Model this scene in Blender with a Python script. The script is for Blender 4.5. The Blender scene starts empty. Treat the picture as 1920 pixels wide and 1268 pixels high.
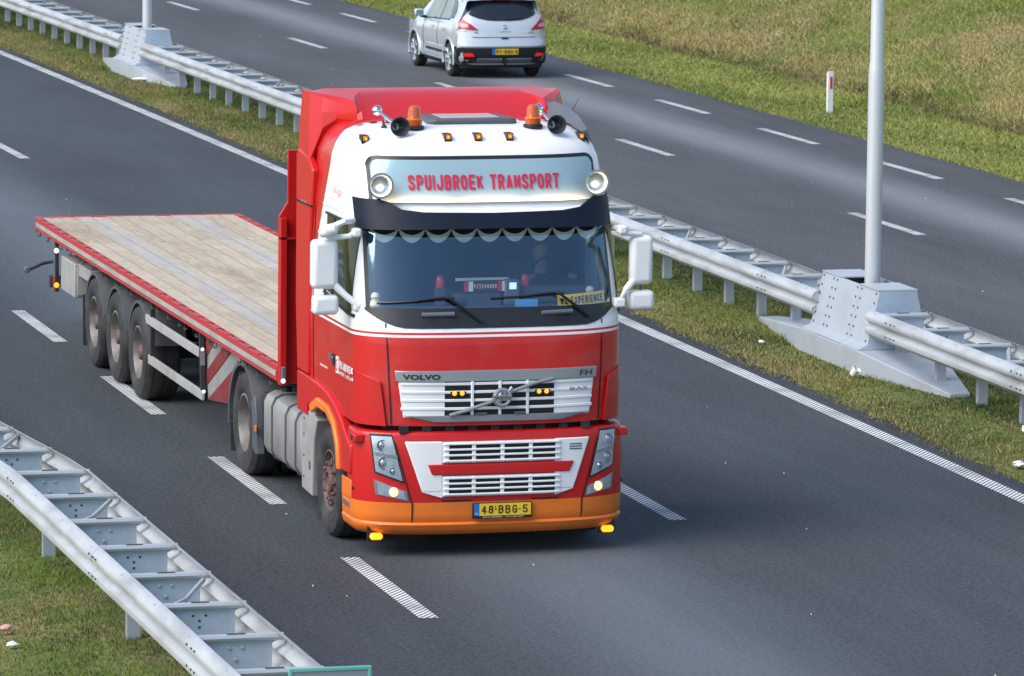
import bpy, bmesh, math, random
import numpy as np
from mathutils import Vector, Matrix, noise as mnoise
random.seed(7); rng = np.random.default_rng(11)
S = bpy.context.scene
C = S.collection
R = math.radians
# ------------------------------------------------------------------ camera
CF, CPITCH, CYAW, CROLL, CH = 9619.7, 0.1296, 0.2640, 0.0109, 7.8843
cp_, sp_, cy_, sy_ = math.cos(CPITCH), math.sin(CPITCH), math.cos(CYAW), math.sin(CYAW)
FW = Vector((sy_*cp_, cy_*cp_, -sp_)); R0 = Vector((cy_, -sy_, 0)); U0 = R0.cross(FW)
RT = math.cos(CROLL)*R0 + math.sin(CROLL)*U0
UP = -math.sin(CROLL)*R0 + math.cos(CROLL)*U0
cam_data = bpy.data.cameras.new('camera'); cam = bpy.data.objects.new('camera', cam_data); C.objects.link(cam)
cam_data.sensor_width = 36; cam_data.lens = CF/1920*36; cam_data.clip_start = 1; cam_data.clip_end = 3000
mw = Matrix((RT, UP, -FW)).transposed().to_4x4(); mw.translation = (0, 0, CH); cam.matrix_world = mw
S.camera = cam
cam_data.dof.use_dof = True; cam_data.dof.focus_distance = 47.5; cam_data.dof.aperture_fstop = 10
# ------------------------------------------------------------------ sky, sun, exposure
SUN_EL, SUN_AZ = 46, 251          # azimuth: compass degrees from +Y, clockwise (light comes from the left)
W = bpy.data.worlds.new('World'); S.world = W; W.use_nodes = True
nt = W.node_tree; sky = nt.nodes.new('ShaderNodeTexSky'); sky.sky_type = 'NISHITA'; sky.sun_disc = False
sky.sun_elevation = R(SUN_EL); sky.sun_rotation = R(SUN_AZ); sky.air_density = 1.0; sky.dust_density = 1.0; sky.ozone_density = 1.0
bg = nt.nodes['Background']; bg.inputs['Strength'].default_value = 0.11
nt.links.new(sky.outputs[0], bg.inputs[0])
sl = bpy.data.lights.new('sun', 'SUN'); sl.energy = 2.2; sl.angle = R(50); sl.color = (1.0, .96, .90)
sun = bpy.data.objects.new('sun', sl); C.objects.link(sun)
sd = Vector((math.sin(R(SUN_AZ))*math.cos(R(SUN_EL)), math.cos(R(SUN_AZ))*math.cos(R(SUN_EL)), math.sin(R(SUN_EL))))
sun.rotation_euler = sd.to_track_quat('Z', 'Y').to_euler()
S.view_settings.view_transform = 'Standard'; S.view_settings.look = 'None'; S.view_settings.gamma = 1
S.view_settings.use_curve_mapping = False; S.view_settings.exposure = 0.88

# ------------------------------------------------------------------ materials
def lin(r, g, b):
    f = lambda c: (c/255/12.92) if c/255 <= .04045 else ((c/255+.055)/1.055)**2.4
    return (f(r), f(g), f(b))
MATS = {}
def sock(n, *names):
    for q in names:
        if q in n.inputs: return n.inputs[q]
def M(name, col, rough=.5, metal=0., var=.08, vscale=6., bump=0., bscale=60., coat=0., emit=None, estr=0., trans=0., ior=1.5, dirt=None, dirtamt=.0, stretch=(1, 1, 1)):
    m = bpy.data.materials.new(name); m.use_nodes = True; t = m.node_tree; b = t.nodes['Principled BSDF']
    tc = t.nodes.new('ShaderNodeTexCoord'); mp = t.nodes.new('ShaderNodeMapping'); mp.inputs['Scale'].default_value = stretch
    t.links.new(tc.outputs['Object'], mp.inputs[0])
    nz = t.nodes.new('ShaderNodeTexNoise'); nz.inputs['Scale'].default_value = vscale; nz.inputs['Detail'].default_value = 5
    t.links.new(mp.outputs[0], nz.inputs['Vector'])
    cr = t.nodes.new('ShaderNodeMix'); cr.data_type = 'RGBA'
    cr.inputs[6].default_value = (*[c*(1-var) for c in col], 1); cr.inputs[7].default_value = (*[min(1, c*(1+var)) for c in col], 1)
    t.links.new(nz.outputs[0], cr.inputs[0]); out = cr.outputs[2]
    if dirt:
        n2 = t.nodes.new('ShaderNodeTexNoise'); n2.inputs['Scale'].default_value = vscale*.45; n2.inputs['Detail'].default_value = 8
        t.links.new(mp.outputs[0], n2.inputs['Vector'])
        r2 = t.nodes.new('ShaderNodeMapRange'); r2.inputs[1].default_value = .45; r2.inputs[2].default_value = .7; r2.inputs[4].default_value = dirtamt
        t.links.new(n2.outputs[0], r2.inputs[0])
        m2 = t.nodes.new('ShaderNodeMix'); m2.data_type = 'RGBA'; m2.inputs[7].default_value = (*dirt, 1)
        t.links.new(r2.outputs[0], m2.inputs[0]); t.links.new(out, m2.inputs[6]); out = m2.outputs[2]
    t.links.new(out, b.inputs['Base Color'])
    b.inputs['Roughness'].default_value = rough; b.inputs['Metallic'].default_value = metal
    b.inputs['Coat Weight'].default_value = coat; b.inputs['Coat Roughness'].default_value = .06
    b.inputs['IOR'].default_value = ior
    if trans: b.inputs['Transmission Weight'].default_value = trans
    if bump:
        bn = t.nodes.new('ShaderNodeTexNoise'); bn.inputs['Scale'].default_value = bscale; bn.inputs['Detail'].default_value = 4
        t.links.new(mp.outputs[0], bn.inputs['Vector'])
        bu = t.nodes.new('ShaderNodeBump'); bu.inputs['Strength'].default_value = bump; bu.inputs['Distance'].default_value = .01
        t.links.new(bn.outputs[0], bu.inputs['Height']); t.links.new(bu.outputs[0], b.inputs['Normal'])
    if emit: b.inputs['Emission Color'].default_value = (*emit, 1); b.inputs['Emission Strength'].default_value = estr
    MATS[name] = m; return m
RED = (.54, .007, .008); WHITE = (.83, .84, .845); ORANGE = (.80, .20, .02)
M('red_paint', RED, .42, coat=.22, var=.05, dirt=(.25, .05, .04), dirtamt=.12)
M('white_paint', WHITE, .3, coat=.5, var=.03, dirt=(.55, .54, .5), dirtamt=.15)
M('orange_paint', (.84, .19, .018), .45, coat=.15, var=.05, dirt=(.4, .14, .04), dirtamt=.35)
M('trailer_red', (.45, .03, .035), .5, var=.12, dirt=(.2, .08, .07), dirtamt=.5)
M('black_plastic', (.014, .016, .022), .42, var=.2, bump=.1)
M('visor', (.007, .012, .026), .5, var=.1, ior=1.3)
M('rubber', (.026, .026, .027), .8, var=.2, dirt=(.085, .08, .074), dirtamt=.55, vscale=9)
M('dark', (.006, .006, .007), .7)
M('chassis', (.02, .02, .022), .7, var=.3, dirt=(.07, .065, .06), dirtamt=.5)
M('tank', (.34, .34, .335), .42, metal=.25, var=.08, dirt=(.2, .19, .17), dirtamt=.5)
M('grey_box', (.33, .33, .32), .6, var=.1, dirt=(.18, .17, .15), dirtamt=.5)
M('grey_plastic', (.11, .125, .145), .5, var=.1)
M('fender', (.075, .085, .1), .55, var=.15, dirt=(.15, .145, .14), dirtamt=.4)
M('rim_dirty', (.24, .23, .22), .6, metal=.3, var=.15, dirt=(.12, .08, .07), dirtamt=.7, vscale=14)
M('hub_red', (.14, .06, .056), .65, var=.3, dirt=(.13, .11, .1), dirtamt=.8, vscale=14)
M('silver', (.5, .52, .54), .3, metal=.85, var=.04)
M('grille_silver', (.36, .38, .4), .34, metal=.6, var=.04)
M('chrome', (.8, .82, .85), .1, metal=1, var=.02)
M('amber', (.8, .2, .01), .25, coat=.5, var=.05)
M('amber_lit', (.9, .3, .02), .3, emit=(1, .3, .02), estr=1.0)
M('amber_led', (.9, .5, .05), .3, emit=(1, .34, .0), estr=.95)
M('warm_lit', (.9, .8, .6), .3, emit=(1, .47, .09), estr=1.5)
M('lamp_white', (.9, .9, .9), .3, emit=(1, 1, 1), estr=.4)
M('yellow_plate', (.85, .55, .02), .4, var=.04)
M('blue_band', (.03, .16, .55), .4)
M('blue_card', (.12, .42, .75), .5)
M('ink', (.02, .02, .025), .5)
M('red_ink', (.6, .02, .06), .4)
M('white_ink', (.8, .8, .8), .4)
M('pink_ink', (.75, .45, .42), .5)
M('curtain', (.78, .84, .72), .9, var=.15, bump=.3)
M('curtain_dark', (.02, .018, .018), .95)
M('interior', (.055, .062, .075), .8, var=.2)
M('skin', (.36, .22, .17), .55, var=.06)
M('hair', (.06, .04, .03), .7)
M('shirt', (.03, .035, .05), .85)
M('plush', (.6, .6, .5), .95, bump=.4)
M('red_plastic', (.6, .02, .03), .3, coat=.4)
M('stripe_white', (.38, .38, .365), .5, var=.12, dirt=(.24, .23, .21), dirtamt=.6)
M('steel', (.3, .31, .32), .5, metal=.6, var=.15)
M('galv', (.44, .48, .52), .48, metal=.25, var=.1, vscale=3, dirt=(.3, .31, .31), dirtamt=.5, bump=.08, bscale=30)
M('galv_skylit', (.46, .57, .68), .5, metal=.25, var=.14, vscale=7, dirt=(.26, .3, .34), dirtamt=.5, bump=.08, bscale=40)  # galvanised steel with the blue of sky light put into its colour
M('galv_beam', (.47, .49, .505), .45, metal=.15, var=.14, vscale=3.5, dirt=(.27, .27, .26), dirtamt=.7, bump=.12, bscale=12, stretch=(3, .8, 3))
M('bolt_dark', (.05, .05, .055), .6)
M('lamp_pole', (.62, .65, .68), .36, metal=.35, var=.04, vscale=2, stretch=(2, 2, .5))
M('paint_line', (.74, .75, .74), .6, var=.1, vscale=3, dirt=(.27, .28, .29), dirtamt=.7)
M('headlamp_lens', (.5, .56, .62), .1, metal=.6, var=.1, coat=.8)
M('bulb_warm', (.9, .75, .5), .3, emit=(1, .8, .5), estr=2.5)
M('horn', (.16, .17, .18), .25, metal=.8, var=.1)
M('beacon_amber', (.5, .085, .008), .25, coat=.6, var=.1)
M('hatch_frame', (.09, .095, .105), .5, var=.1)
M('hatch_pane', (.42, .42, .40), .25, var=.05)
M('side_glass', (.014, .018, .010), .04, var=.6, vscale=3, coat=.4)  # opaque pane; its green-dark reflection is painted into the colour
M('deck_steel', (.42, .41, .4), .5, metal=.3, var=.2, vscale=3)
M('stripe_red', (.2, .012, .018), .5, var=.1, dirt=(.2, .08, .07), dirtamt=.4)
M('screen_lit', (.6, .8, .85), .3, emit=(.6, .85, .9), estr=.5)
M('lamp_chrome', (.62, .68, .75), .22, metal=.5, var=.35, vscale=16)
M('intake_grey', (.10, .115, .135), .45, var=.1)
M('lamp_pink', (.75, .22, .22), .2, coat=.6)
M('mirror_blue', (.2, .3, .36), .12, metal=.5)
M('board_grey', (.26, .26, .25), .6, var=.15, dirt=(.15, .14, .13), dirtamt=.6)
M('teal', (.14, .42, .36), .5)
M('sign_back', (.3, .34, .36), .45, metal=.4)
M('car_paint', (.6, .64, .69), .2, metal=.25, coat=.9, var=.02)
M('car_black', (.012, .013, .016), .45)
M('car_glass', (.014, .02, .027), .05, coat=.5)
M('car_glass_sky_tone', (.2, .21, .17), .1, var=.5, vscale=2.2, coat=.5)  # opaque pane; sky reflection and light showing through are painted into the mid tone
M('tail_red', (.34, .006, .014), .3, coat=.2, var=.5, vscale=14)
M('fog_red', (.8, .01, .01), .2, emit=(1, .02, .02), estr=.15)
M('alloy', (.7, .72, .74), .25, metal=.8)
M('litter_white', (.8, .8, .78), .6)
M('litter_brick', (.5, .3, .24), .8)
M('litter_blue', (.05, .35, .75), .5)
M('post_white', (.75, .74, .72), .5, var=.06)
def glass(name, tint, refl_ior=1.6, rc=(1, 1, 1)):
    m = bpy.data.materials.new(name); m.use_nodes = True; t = m.node_tree
    for n in list(t.nodes): t.nodes.remove(n)
    o = t.nodes.new('ShaderNodeOutputMaterial'); mx = t.nodes.new('ShaderNodeMixShader'); tr = t.nodes.new('ShaderNodeBsdfTransparent')
    gl = t.nodes.new('ShaderNodeBsdfGlossy'); gl.inputs['Roughness'].default_value = .02
    lw = t.nodes.new('ShaderNodeLayerWeight'); lw.inputs[0].default_value = .5; F0 = ((refl_ior-1)/(refl_ior+1))**2          # Schlick reflectance, same from both sides
    pw_ = t.nodes.new('ShaderNodeMath'); pw_.operation = 'POWER'; pw_.inputs[1].default_value = 5; t.links.new(lw.outputs['Facing'], pw_.inputs[0])
    fr = t.nodes.new('ShaderNodeMath'); fr.operation = 'MULTIPLY_ADD'; fr.inputs[1].default_value = 1-F0; fr.inputs[2].default_value = F0; t.links.new(pw_.outputs[0], fr.inputs[0])
    tr.inputs[0].default_value = (*tint, 1); gl.inputs[0].default_value = (*rc, 1)
    t.links.new(fr.outputs[0], mx.inputs[0]); t.links.new(tr.outputs[0], mx.inputs[1]); t.links.new(gl.outputs[0], mx.inputs[2]); t.links.new(mx.outputs[0], o.inputs[0])
    MATS[name] = m
glass('windscreen_glass', (.90, .95, 1.), 2.4, (.58, .82, 1.))
glass('lens_glass', (.93, .95, .97), 1.3)

# ------------------------------------------------------------------ mesh builder
class MB:
    def __init__(s): s.v = []; s.f = []
    def add(s, vs, fs):
        o = len(s.v); s.v += [tuple(v) for v in vs]; s.f += [tuple(i+o for i in f) for f in fs]; return s
    def box(s, x0, x1, y0, y1, z0, z1):
        return s.add([(x0,y0,z0),(x1,y0,z0),(x1,y1,z0),(x0,y1,z0),(x0,y0,z1),(x1,y0,z1),(x1,y1,z1),(x0,y1,z1)],
                     [(0,3,2,1),(4,5,6,7),(0,1,5,4),(1,2,6,5),(2,3,7,6),(3,0,4,7)])
    def prism(s, pts, axis, a, b):            # 2-D outline pts extruded along an axis from a to b
        n = len(pts)
        def mk(p, d): return {'x': (d, p[0], p[1]), 'y': (p[0], d, p[1]), 'z': (p[0], p[1], d)}[axis]
        return s.add([mk(p, a) for p in pts]+[mk(p, b) for p in pts],
                     [tuple(range(n)), tuple(range(2*n-1, n-1, -1))]+[(i, i+n, (i+1) % n+n, (i+1) % n) for i in range(n)])
    def tube(s, path, r, n=8, cap=True):
        path = [Vector(p) for p in path]; rr = r if isinstance(r, (list, tuple)) else [r]*len(path); vs = []
        for i, p in enumerate(path):
            d = (path[min(i+1, len(path)-1)]-path[max(i-1, 0)]).normalized()
            a = d.cross(Vector((0, 0, 1)));
            if a.length < .05: a = d.cross(Vector((1, 0, 0)))
            a.normalize(); b = d.cross(a)
            vs += [p+rr[i]*(math.cos(2*math.pi*k/n)*a+math.sin(2*math.pi*k/n)*b) for k in range(n)]
        fs = [(i*n+k, i*n+(k+1) % n, (i+1)*n+(k+1) % n, (i+1)*n+k) for i in range(len(path)-1) for k in range(n)]
        if cap: fs += [tuple(range(n-1, -1, -1)), tuple((len(path)-1)*n+k for k in range(n))]
        return s.add(vs, fs)
    def lathe(s, prof, c, axis='x', n=32, sgn=1):  # prof: (d along axis, radius)
        vs = []
        for d, r in prof:
            for k in range(n):
                a = 2*math.pi*k/n; u, w = r*math.cos(a), r*math.sin(a)
                vs.append({'x': (c[0]+sgn*d, c[1]+u, c[2]+w), 'y': (c[0]+u, c[1]+sgn*d, c[2]+w), 'z': (c[0]+u, c[1]+w, c[2]+sgn*d)}[axis])
        m = len(prof)
        return s.add(vs, [(i*n+k, i*n+(k+1) % n, (i+1)*n+(k+1) % n, (i+1)*n+k) for i in range(m-1) for k in range(n)])
    def grid(s, rows):
        n = len(rows[0]); return s.add([p for r in rows for p in r], [(i*n+k, i*n+k+1, (i+1)*n+k+1, (i+1)*n+k) for i in range(len(rows)-1) for k in range(n-1)])
    def surfq(s, c, fn, o0, o1, nx=8, nz=2, plane='front'):
        # quad c (four (u,v) corners, counter-clockwise from lower left) laid on a surface fn(u,v); outer face at offset o0, inner at o1
        def mk(u, v, o):
            if plane == 'front': return (u, fn(u, v)-o, v)
            return (fn(u, v)-o, u, v)                 # 'side': facing -x
        P = lambda a, b: ((1-a)*(1-b)*c[0][0]+a*(1-b)*c[1][0]+a*b*c[2][0]+(1-a)*b*c[3][0], (1-a)*(1-b)*c[0][1]+a*(1-b)*c[1][1]+a*b*c[2][1]+(1-a)*b*c[3][1])
        g = [[P(i/nx, j/nz) for i in range(nx+1)] for j in range(nz+1)]
        n = nx+1; A = [mk(*p, o0) for r in g for p in r]; B = [mk(*p, o1) for r in g for p in r]; k = len(A)
        q = [(j*n+i, j*n+i+1, (j+1)*n+i+1, (j+1)*n+i) for j in range(nz) for i in range(nx)]
        rim = [i for i in range(n)]+[j*n+nx for j in range(1, nz+1)]+[nz*n+i for i in range(nx-1, -1, -1)]+[j*n for j in range(nz-1, 0, -1)]
        fs = q+[tuple(i+k for i in reversed(f)) for f in q]+[(rim[i], rim[i]+k, rim[(i+1) % len(rim)]+k, rim[(i+1) % len(rim)]) for i in range(len(rim))]
        return s.add(A+B, fs)
    def mirror_x(s):
        n = len(s.v); t = MB(); t.v = [(-x, y, z) for x, y, z in s.v]; t.f = [tuple(reversed(f)) for f in s.f]; return t
    def mesh(s, name, smooth=35):
        me = bpy.data.meshes.new(name); me.from_pydata(s.v, [], s.f); 
        bm = bmesh.new(); bm.from_mesh(me); bmesh.ops.recalc_face_normals(bm, faces=bm.faces); bm.to_mesh(me); bm.free()
        if smooth:
            me.polygons.foreach_set('use_smooth', [True]*len(me.polygons)); me.set_sharp_from_angle(angle=R(smooth))
        return me
def obj(name, mb, mat, parent=None, smooth=35, bevel=0, seg=2, sub=0):
    me = mb.mesh(name, smooth) if isinstance(mb, MB) else mb
    if len(me.materials) == 0: me.materials.append(MATS[mat])
    o = bpy.data.objects.new(name, me); C.objects.link(o); o.parent = parent
    if bevel: b = o.modifiers.new('bevel', 'BEVEL'); b.width = bevel; b.segments = seg; b.limit_method = 'ANGLE'; b.angle_limit = R(40)
    if sub: b = o.modifiers.new('sub', 'SUBSURF'); b.levels = sub; b.render_levels = sub
    return o
def inst(name, me, parent=None, loc=(0, 0, 0), rot=(0, 0, 0), scale=(1, 1, 1)):
    o = bpy.data.objects.new(name, me); C.objects.link(o); o.parent = parent; o.location = loc; o.rotation_euler = rot; o.scale = scale; return o
def tag(o, label, cat, group=None):
    o['label'] = label; o['category'] = cat
    if group: o['group'] = group
    return o
def thing(name, label, cat, loc=(0, 0, 0), group=None):
    o = bpy.data.objects.new(name, None); C.objects.link(o); o.location = loc; o.empty_display_size = .2; return tag(o, label, cat, group)
def struct(o, kind='structure'): o['kind'] = kind; return o
def text_pts(s, bold=0., track=1.):
    cu = bpy.data.curves.new('t', 'FONT'); cu.body = s; cu.size = 1; cu.offset = bold; cu.space_character = track; cu.resolution_u = 3
    o = bpy.data.objects.new('t', cu); C.objects.link(o); dg = bpy.context.evaluated_depsgraph_get(); me = bpy.data.meshes.new_from_object(o.evaluated_get(dg))
    v = [tuple(q.co) for q in me.vertices]; f = [tuple(p.vertices) for p in me.polygons]
    bpy.data.objects.remove(o); bpy.data.meshes.remove(me); bpy.data.curves.remove(cu)
    x0 = min(p[0] for p in v); x1 = max(p[0] for p in v); y0 = min(p[1] for p in v); y1 = max(p[1] for p in v)
    return [((p[0]-x0)/(x1-x0), (p[1]-y0)/(y1-y0)) for p in v], f
def text(s, fn, u0, u1, v0, v1, bold=0., track=1., shear=0.):
    # lettering filling the rectangle u0..u1 x v0..v1 ; fn(u,v) gives the 3-D point
    p, f = text_pts(s, bold, track); mb = MB(); mb.add([fn(u0+(u1-u0)*a+shear*b, v0+(v1-v0)*b) for a, b in p], f); return mb
O_ = [(.5, 1), (.16, .95), (0, .78), (0, .22), (.16, .05), (.5, 0), (.84, .05), (1, .22), (1, .78), (.84, .95), (.5, 1)]
GLYPH = {'S': [[(1, .8), (.85, .96), (.5, 1), (.15, .96), (0, .8), (.08, .63), (.5, .51), (.92, .38), (1, .2), (.85, .04), (.5, 0), (.15, .04), (0, .2)]],
 'P': [[(0, 0), (0, 1), (.72, 1), (1, .88), (1, .6), (.72, .47), (0, .47)]], 'U': [[(0, 1), (0, .2), (.16, .04), (.5, 0), (.84, .04), (1, .2), (1, 1)]], 'I': [[(.5, 0), (.5, 1)]],
 'J': [[(1, 1), (1, .2), (.8, .03), (.45, 0), (.1, .06), (0, .28)]], 'B': [[(0, 0), (0, 1), (.7, 1), (.95, .9), (.95, .64), (.7, .53), (0, .53)], [(.7, .53), (1, .42), (1, .12), (.72, 0), (0, 0)]],
 'R': [[(0, 0), (0, 1), (.72, 1), (1, .88), (1, .6), (.72, .47), (0, .47)], [(.55, .47), (1, 0)]], 'O': [O_], 'E': [[(1, 1), (0, 1), (0, 0), (1, 0)], [(0, .5), (.85, .5)]], 'F': [[(1, 1), (0, 1), (0, 0)], [(0, .5), (.85, .5)]],
 'K': [[(0, 0), (0, 1)], [(1, 1), (.05, .42)], [(.32, .6), (1, 0)]], 'T': [[(0, 1), (1, 1)], [(.5, 1), (.5, 0)]], 'A': [[(0, 0), (.5, 1), (1, 0)], [(.2, .3), (.8, .3)]], 'N': [[(0, 0), (0, 1), (1, 0), (1, 1)]],
 'G': [[(1, .8), (.84, .96), (.5, 1), (.16, .95), (0, .78), (0, .22), (.16, .05), (.5, 0), (.9, .06), (1, .2), (1, .48), (.55, .48)]], 'C': [[(1, .78), (.84, .95), (.5, 1), (.16, .95), (0, .78), (0, .22), (.16, .05), (.5, 0), (.84, .05), (1, .22)]],
 'W': [[(0, 1), (.25, 0), (.5, .85), (.75, 0), (1, 1)]], 'X': [[(0, 0), (1, 1)], [(0, 1), (1, 0)]], 'Y': [[(0, 1), (.5, .48), (1, 1)], [(.5, .48), (.5, 0)]], 'D': [[(0, 0), (0, 1), (.6, 1), (1, .8), (1, .2), (.6, 0), (0, 0)]], 'L': [[(0, 1), (0, 0), (1, 0)]],
 '&': [[(1, 0), (.25, .72), (.3, .93), (.55, 1), (.75, .85), (.65, .68), (.1, .4), (0, .2), (.25, 0), (.6, .05), (1, .45)]], '-': [[(.05, .47), (.95, .47)]], '1': [[(.2, .8), (.6, 1), (.6, 0)]], '4': [[(.75, 0), (.75, 1), (0, .3), (1, .3)]],
 '8': [[(.5, 1), (.15, .95), (.08, .75), (.2, .57), (.5, .52), (.8, .57), (.92, .75), (.85, .95), (.5, 1)], [(.2, .57), (0, .3), (.12, .06), (.5, 0), (.88, .06), (1, .3), (.8, .57)]], '5': [[(.95, 1), (.12, 1), (.06, .54), (.5, .62), (.9, .52), (1, .3), (.86, .06), (.5, 0), (.12, .06), (0, .2)]],
 '6': [[(.9, .88), (.5, 1), (.12, .85), (0, .4), (.1, .08), (.5, 0), (.9, .08), (1, .32), (.85, .55), (.5, .6), (.05, .42)]], '0': [O_], 'H': [[(0, 0), (0, 1)], [(1, 0), (1, 1)], [(0, .5), (1, .5)]], 'V': [[(0, 1), (.5, 0), (1, 1)]]}
def stext(s, fn, u0, u1, v0, v1, th=.2, gap=.42, nrm=(0, -1, 0)):
    # block lettering drawn with strokes of thickness th (fraction of the letter height)
    wid = [(.28 if c in 'I1' else .5 if c in '-' else .55 if c == ' ' else 1.35 if c == 'W' else 1.) for c in s]; tot = sum(wid)+gap*(len(s)-1); sc = (u1-u0)/tot; H = v1-v0; sg = 1 if u1 > u0 else -1
    mb = MB(); x = u0; t_ = th*H; k = 0
    for c, w in zip(s, wid):
        for st in GLYPH.get(c, []):
            iw = max(0., abs(w*sc)-t_); P_ = [(t_/2+px*iw, t_/2+py*(H-t_)) for px, py in st]
            if c in 'I': P_ = [(abs(w*sc)/2, q[1]) for q in P_]
            for i in range(len(P_)-1):
                a_ = Vector(P_[i]); b_ = Vector(P_[i+1]); d = (b_-a_).normalized(); n_ = Vector((-d.y, d.x))*t_/2*(.8 if c in 'NKAX' and abs(d.x) > .2 else 1); e0 = d*t_*(.5 if i == 0 and c not in 'AWVXKN' else .22); e1 = d*t_*(.5 if i == len(P_)-2 and c not in 'AWVXKN' else .22)
                if c in 'AWVXKN': e0 = d*0; e1 = d*0
                q4 = [a_-e0-n_, b_+e1-n_, b_+e1+n_, a_-e0+n_]; q4 = [(min(max(p.x, 0), abs(w*sc)), min(max(p.y, 0), H)) for p in q4]
                k += 1; of = Vector(nrm)*.0004*(k % 7); mb.add([Vector(fn(x+sg*p[0], v0+p[1]))+of for p in q4], [(0, 1, 2, 3)])
        x += (w+gap)*sc
    return mb
# ------------------------------------------------------------------ road geometry: everything follows one gentle bend
KC = -0.000402
def bend(Y): return KC/2*(Y-60)**2
def rp(xr, Y, z=0): return (xr+bend(Y), Y, z)
GX = [(-400, -1.5), (-60, -1.2), (0, -.9), (5.5, -.28), (7.0, -.10), (8.2, -.03), (8.9, -.04), (17.5, -.04), (17.95, -.012), (18.3, .03), (19.2, .06), (20.2, .03), (20.6, -.03), (28.2, -.04), (28.7, -.012), (29.2, .03), (31.6, -.06), (32.1, -.42), (32.5, -.46), (33.3, -.1), (36, .85), (42, 2.9), (52, 5.5), (70, 6.4), (400, 6.5)]
gxa = np.array([g[0] for g in GX]); gza = np.array([g[1] for g in GX])
def vnoise(x, y, seed=0):
    xi = np.floor(x).astype(np.int64); yi = np.floor(y).astype(np.int64); fx = x-xi; fy = y-yi; fx = fx*fx*(3-2*fx); fy = fy*fy*(3-2*fy)
    def h(a, b):
        n = (a*374761393+b*668265263+seed*1442695041) & 0x7fffffff; n = ((n ^ (n >> 13))*1274126177) & 0x7fffffff; return ((n ^ (n >> 16)) & 0xffff)/65535.
    return (h(xi, yi)*(1-fx)+h(xi+1, yi)*fx)*(1-fy)+(h(xi, yi+1)*(1-fx)+h(xi+1, yi+1)*fx)*fy
def fbm(x, y, seed=0): return (vnoise(x, y, seed)*.5+vnoise(x*2.1, y*2.1, seed+1)*.28+vnoise(x*4.3, y*4.3, seed+2)*.15+vnoise(x*9, y*9, seed+3)*.07)
def ground_z(xr, Y):
    z = np.interp(xr, gxa, gza); rough = np.interp(xr, [29, 31, 33, 36], [0, .03, .14, .22])
    return z+rough*(fbm(xr*.5, Y*.28, 5)-.5)*2*.8 + np.interp(xr, [2, 6, 7.5], [.06, .05, 0])*(fbm(xr, Y, 9)-.5)
def build_ground():
    xs = sorted(set([g[0] for g in GX]+list(np.arange(2, 8.2, .6))+list(np.arange(29.2, 52, .55))+[-200, -120, 100, 180, 280]))
    ys = list(np.arange(-120, 28, 12))+list(np.arange(28, 150, .9))+list(np.arange(150, 400, 25))+list(np.arange(400, 1001, 100))
    X, Y = np.meshgrid(np.array(xs), np.array(ys)); Z = ground_z(X, Y); XX = X+np.where(Y < 200, KC/2*(Y-60)**2, KC/2*(140.**2)-.05*(Y-200))
    n = len(xs); vs = np.stack([XX, Y, Z], -1).reshape(-1, 3)
    fs = [(i*n+k, i*n+k+1, (i+1)*n+k+1, (i+1)*n+k) for i in range(len(ys)-1) for k in range(n-1)]
    me = bpy.data.meshes.new('ground'); me.from_pydata(vs.tolist(), [], fs); me.polygons.foreach_set('use_smooth', [True]*len(fs))
    m = bpy.data.materials.new('soil_turf'); m.use_nodes = True; t = m.node_tree; b = t.nodes['Principled BSDF']; b.inputs['Roughness'].default_value = .95
    tc = t.nodes.new('ShaderNodeTexCoord'); mp = t.nodes.new('ShaderNodeMapping'); mp.inputs['Scale'].default_value = (1, .5, 1); t.links.new(tc.outputs['Object'], mp.inputs[0])
    def nz(sc):
        q = t.nodes.new('ShaderNodeTexNoise'); q.inputs['Scale'].default_value = sc; q.inputs['Detail'].default_value = 8; t.links.new(mp.outputs[0], q.inputs['Vector']); return q
    a = nz(.7); r = t.nodes.new('ShaderNodeValToRGB'); e = r.color_ramp.elements; e[0].position = .35; e[0].color = (.085, .125, .022, 1); e[1].position = .68; e[1].color = (.25, .2, .085, 1)
    q = e.new(.5); q.color = (.14, .16, .036, 1); t.links.new(a.outputs[0], r.inputs[0])
    b2 = nz(14); mx = t.nodes.new('ShaderNodeMix'); mx.data_type = 'RGBA'; mx.blend_type = 'MULTIPLY'; mx.inputs[0].default_value = .8; t.links.new(r.outputs[0], mx.inputs[6])
    r2 = t.nodes.new('ShaderNodeValToRGB'); r2.color_ramp.elements[0].position = .3; r2.color_ramp.elements[0].color = (.5, .48, .42, 1); r2.color_ramp.elements[1].position = .7; r2.color_ramp.elements[1].color = (1.1, 1.1, 1.05, 1)
    t.links.new(b2.outputs[0], r2.inputs[0]); t.links.new(r2.outputs[0], mx.inputs[7]); t.links.new(mx.outputs[2], b.inputs['Base Color'])
    bu = t.nodes.new('ShaderNodeBump'); bu.inputs['Strength'].default_value = .8; bu.inputs['Distance'].default_value = .05; t.links.new(b2.outputs[0], bu.inputs['Height']); t.links.new(bu.outputs[0], b.inputs['Normal'])
    me.materials.append(m); o = bpy.data.objects.new('ground', me); C.objects.link(o); struct(o)
build_ground()
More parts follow.
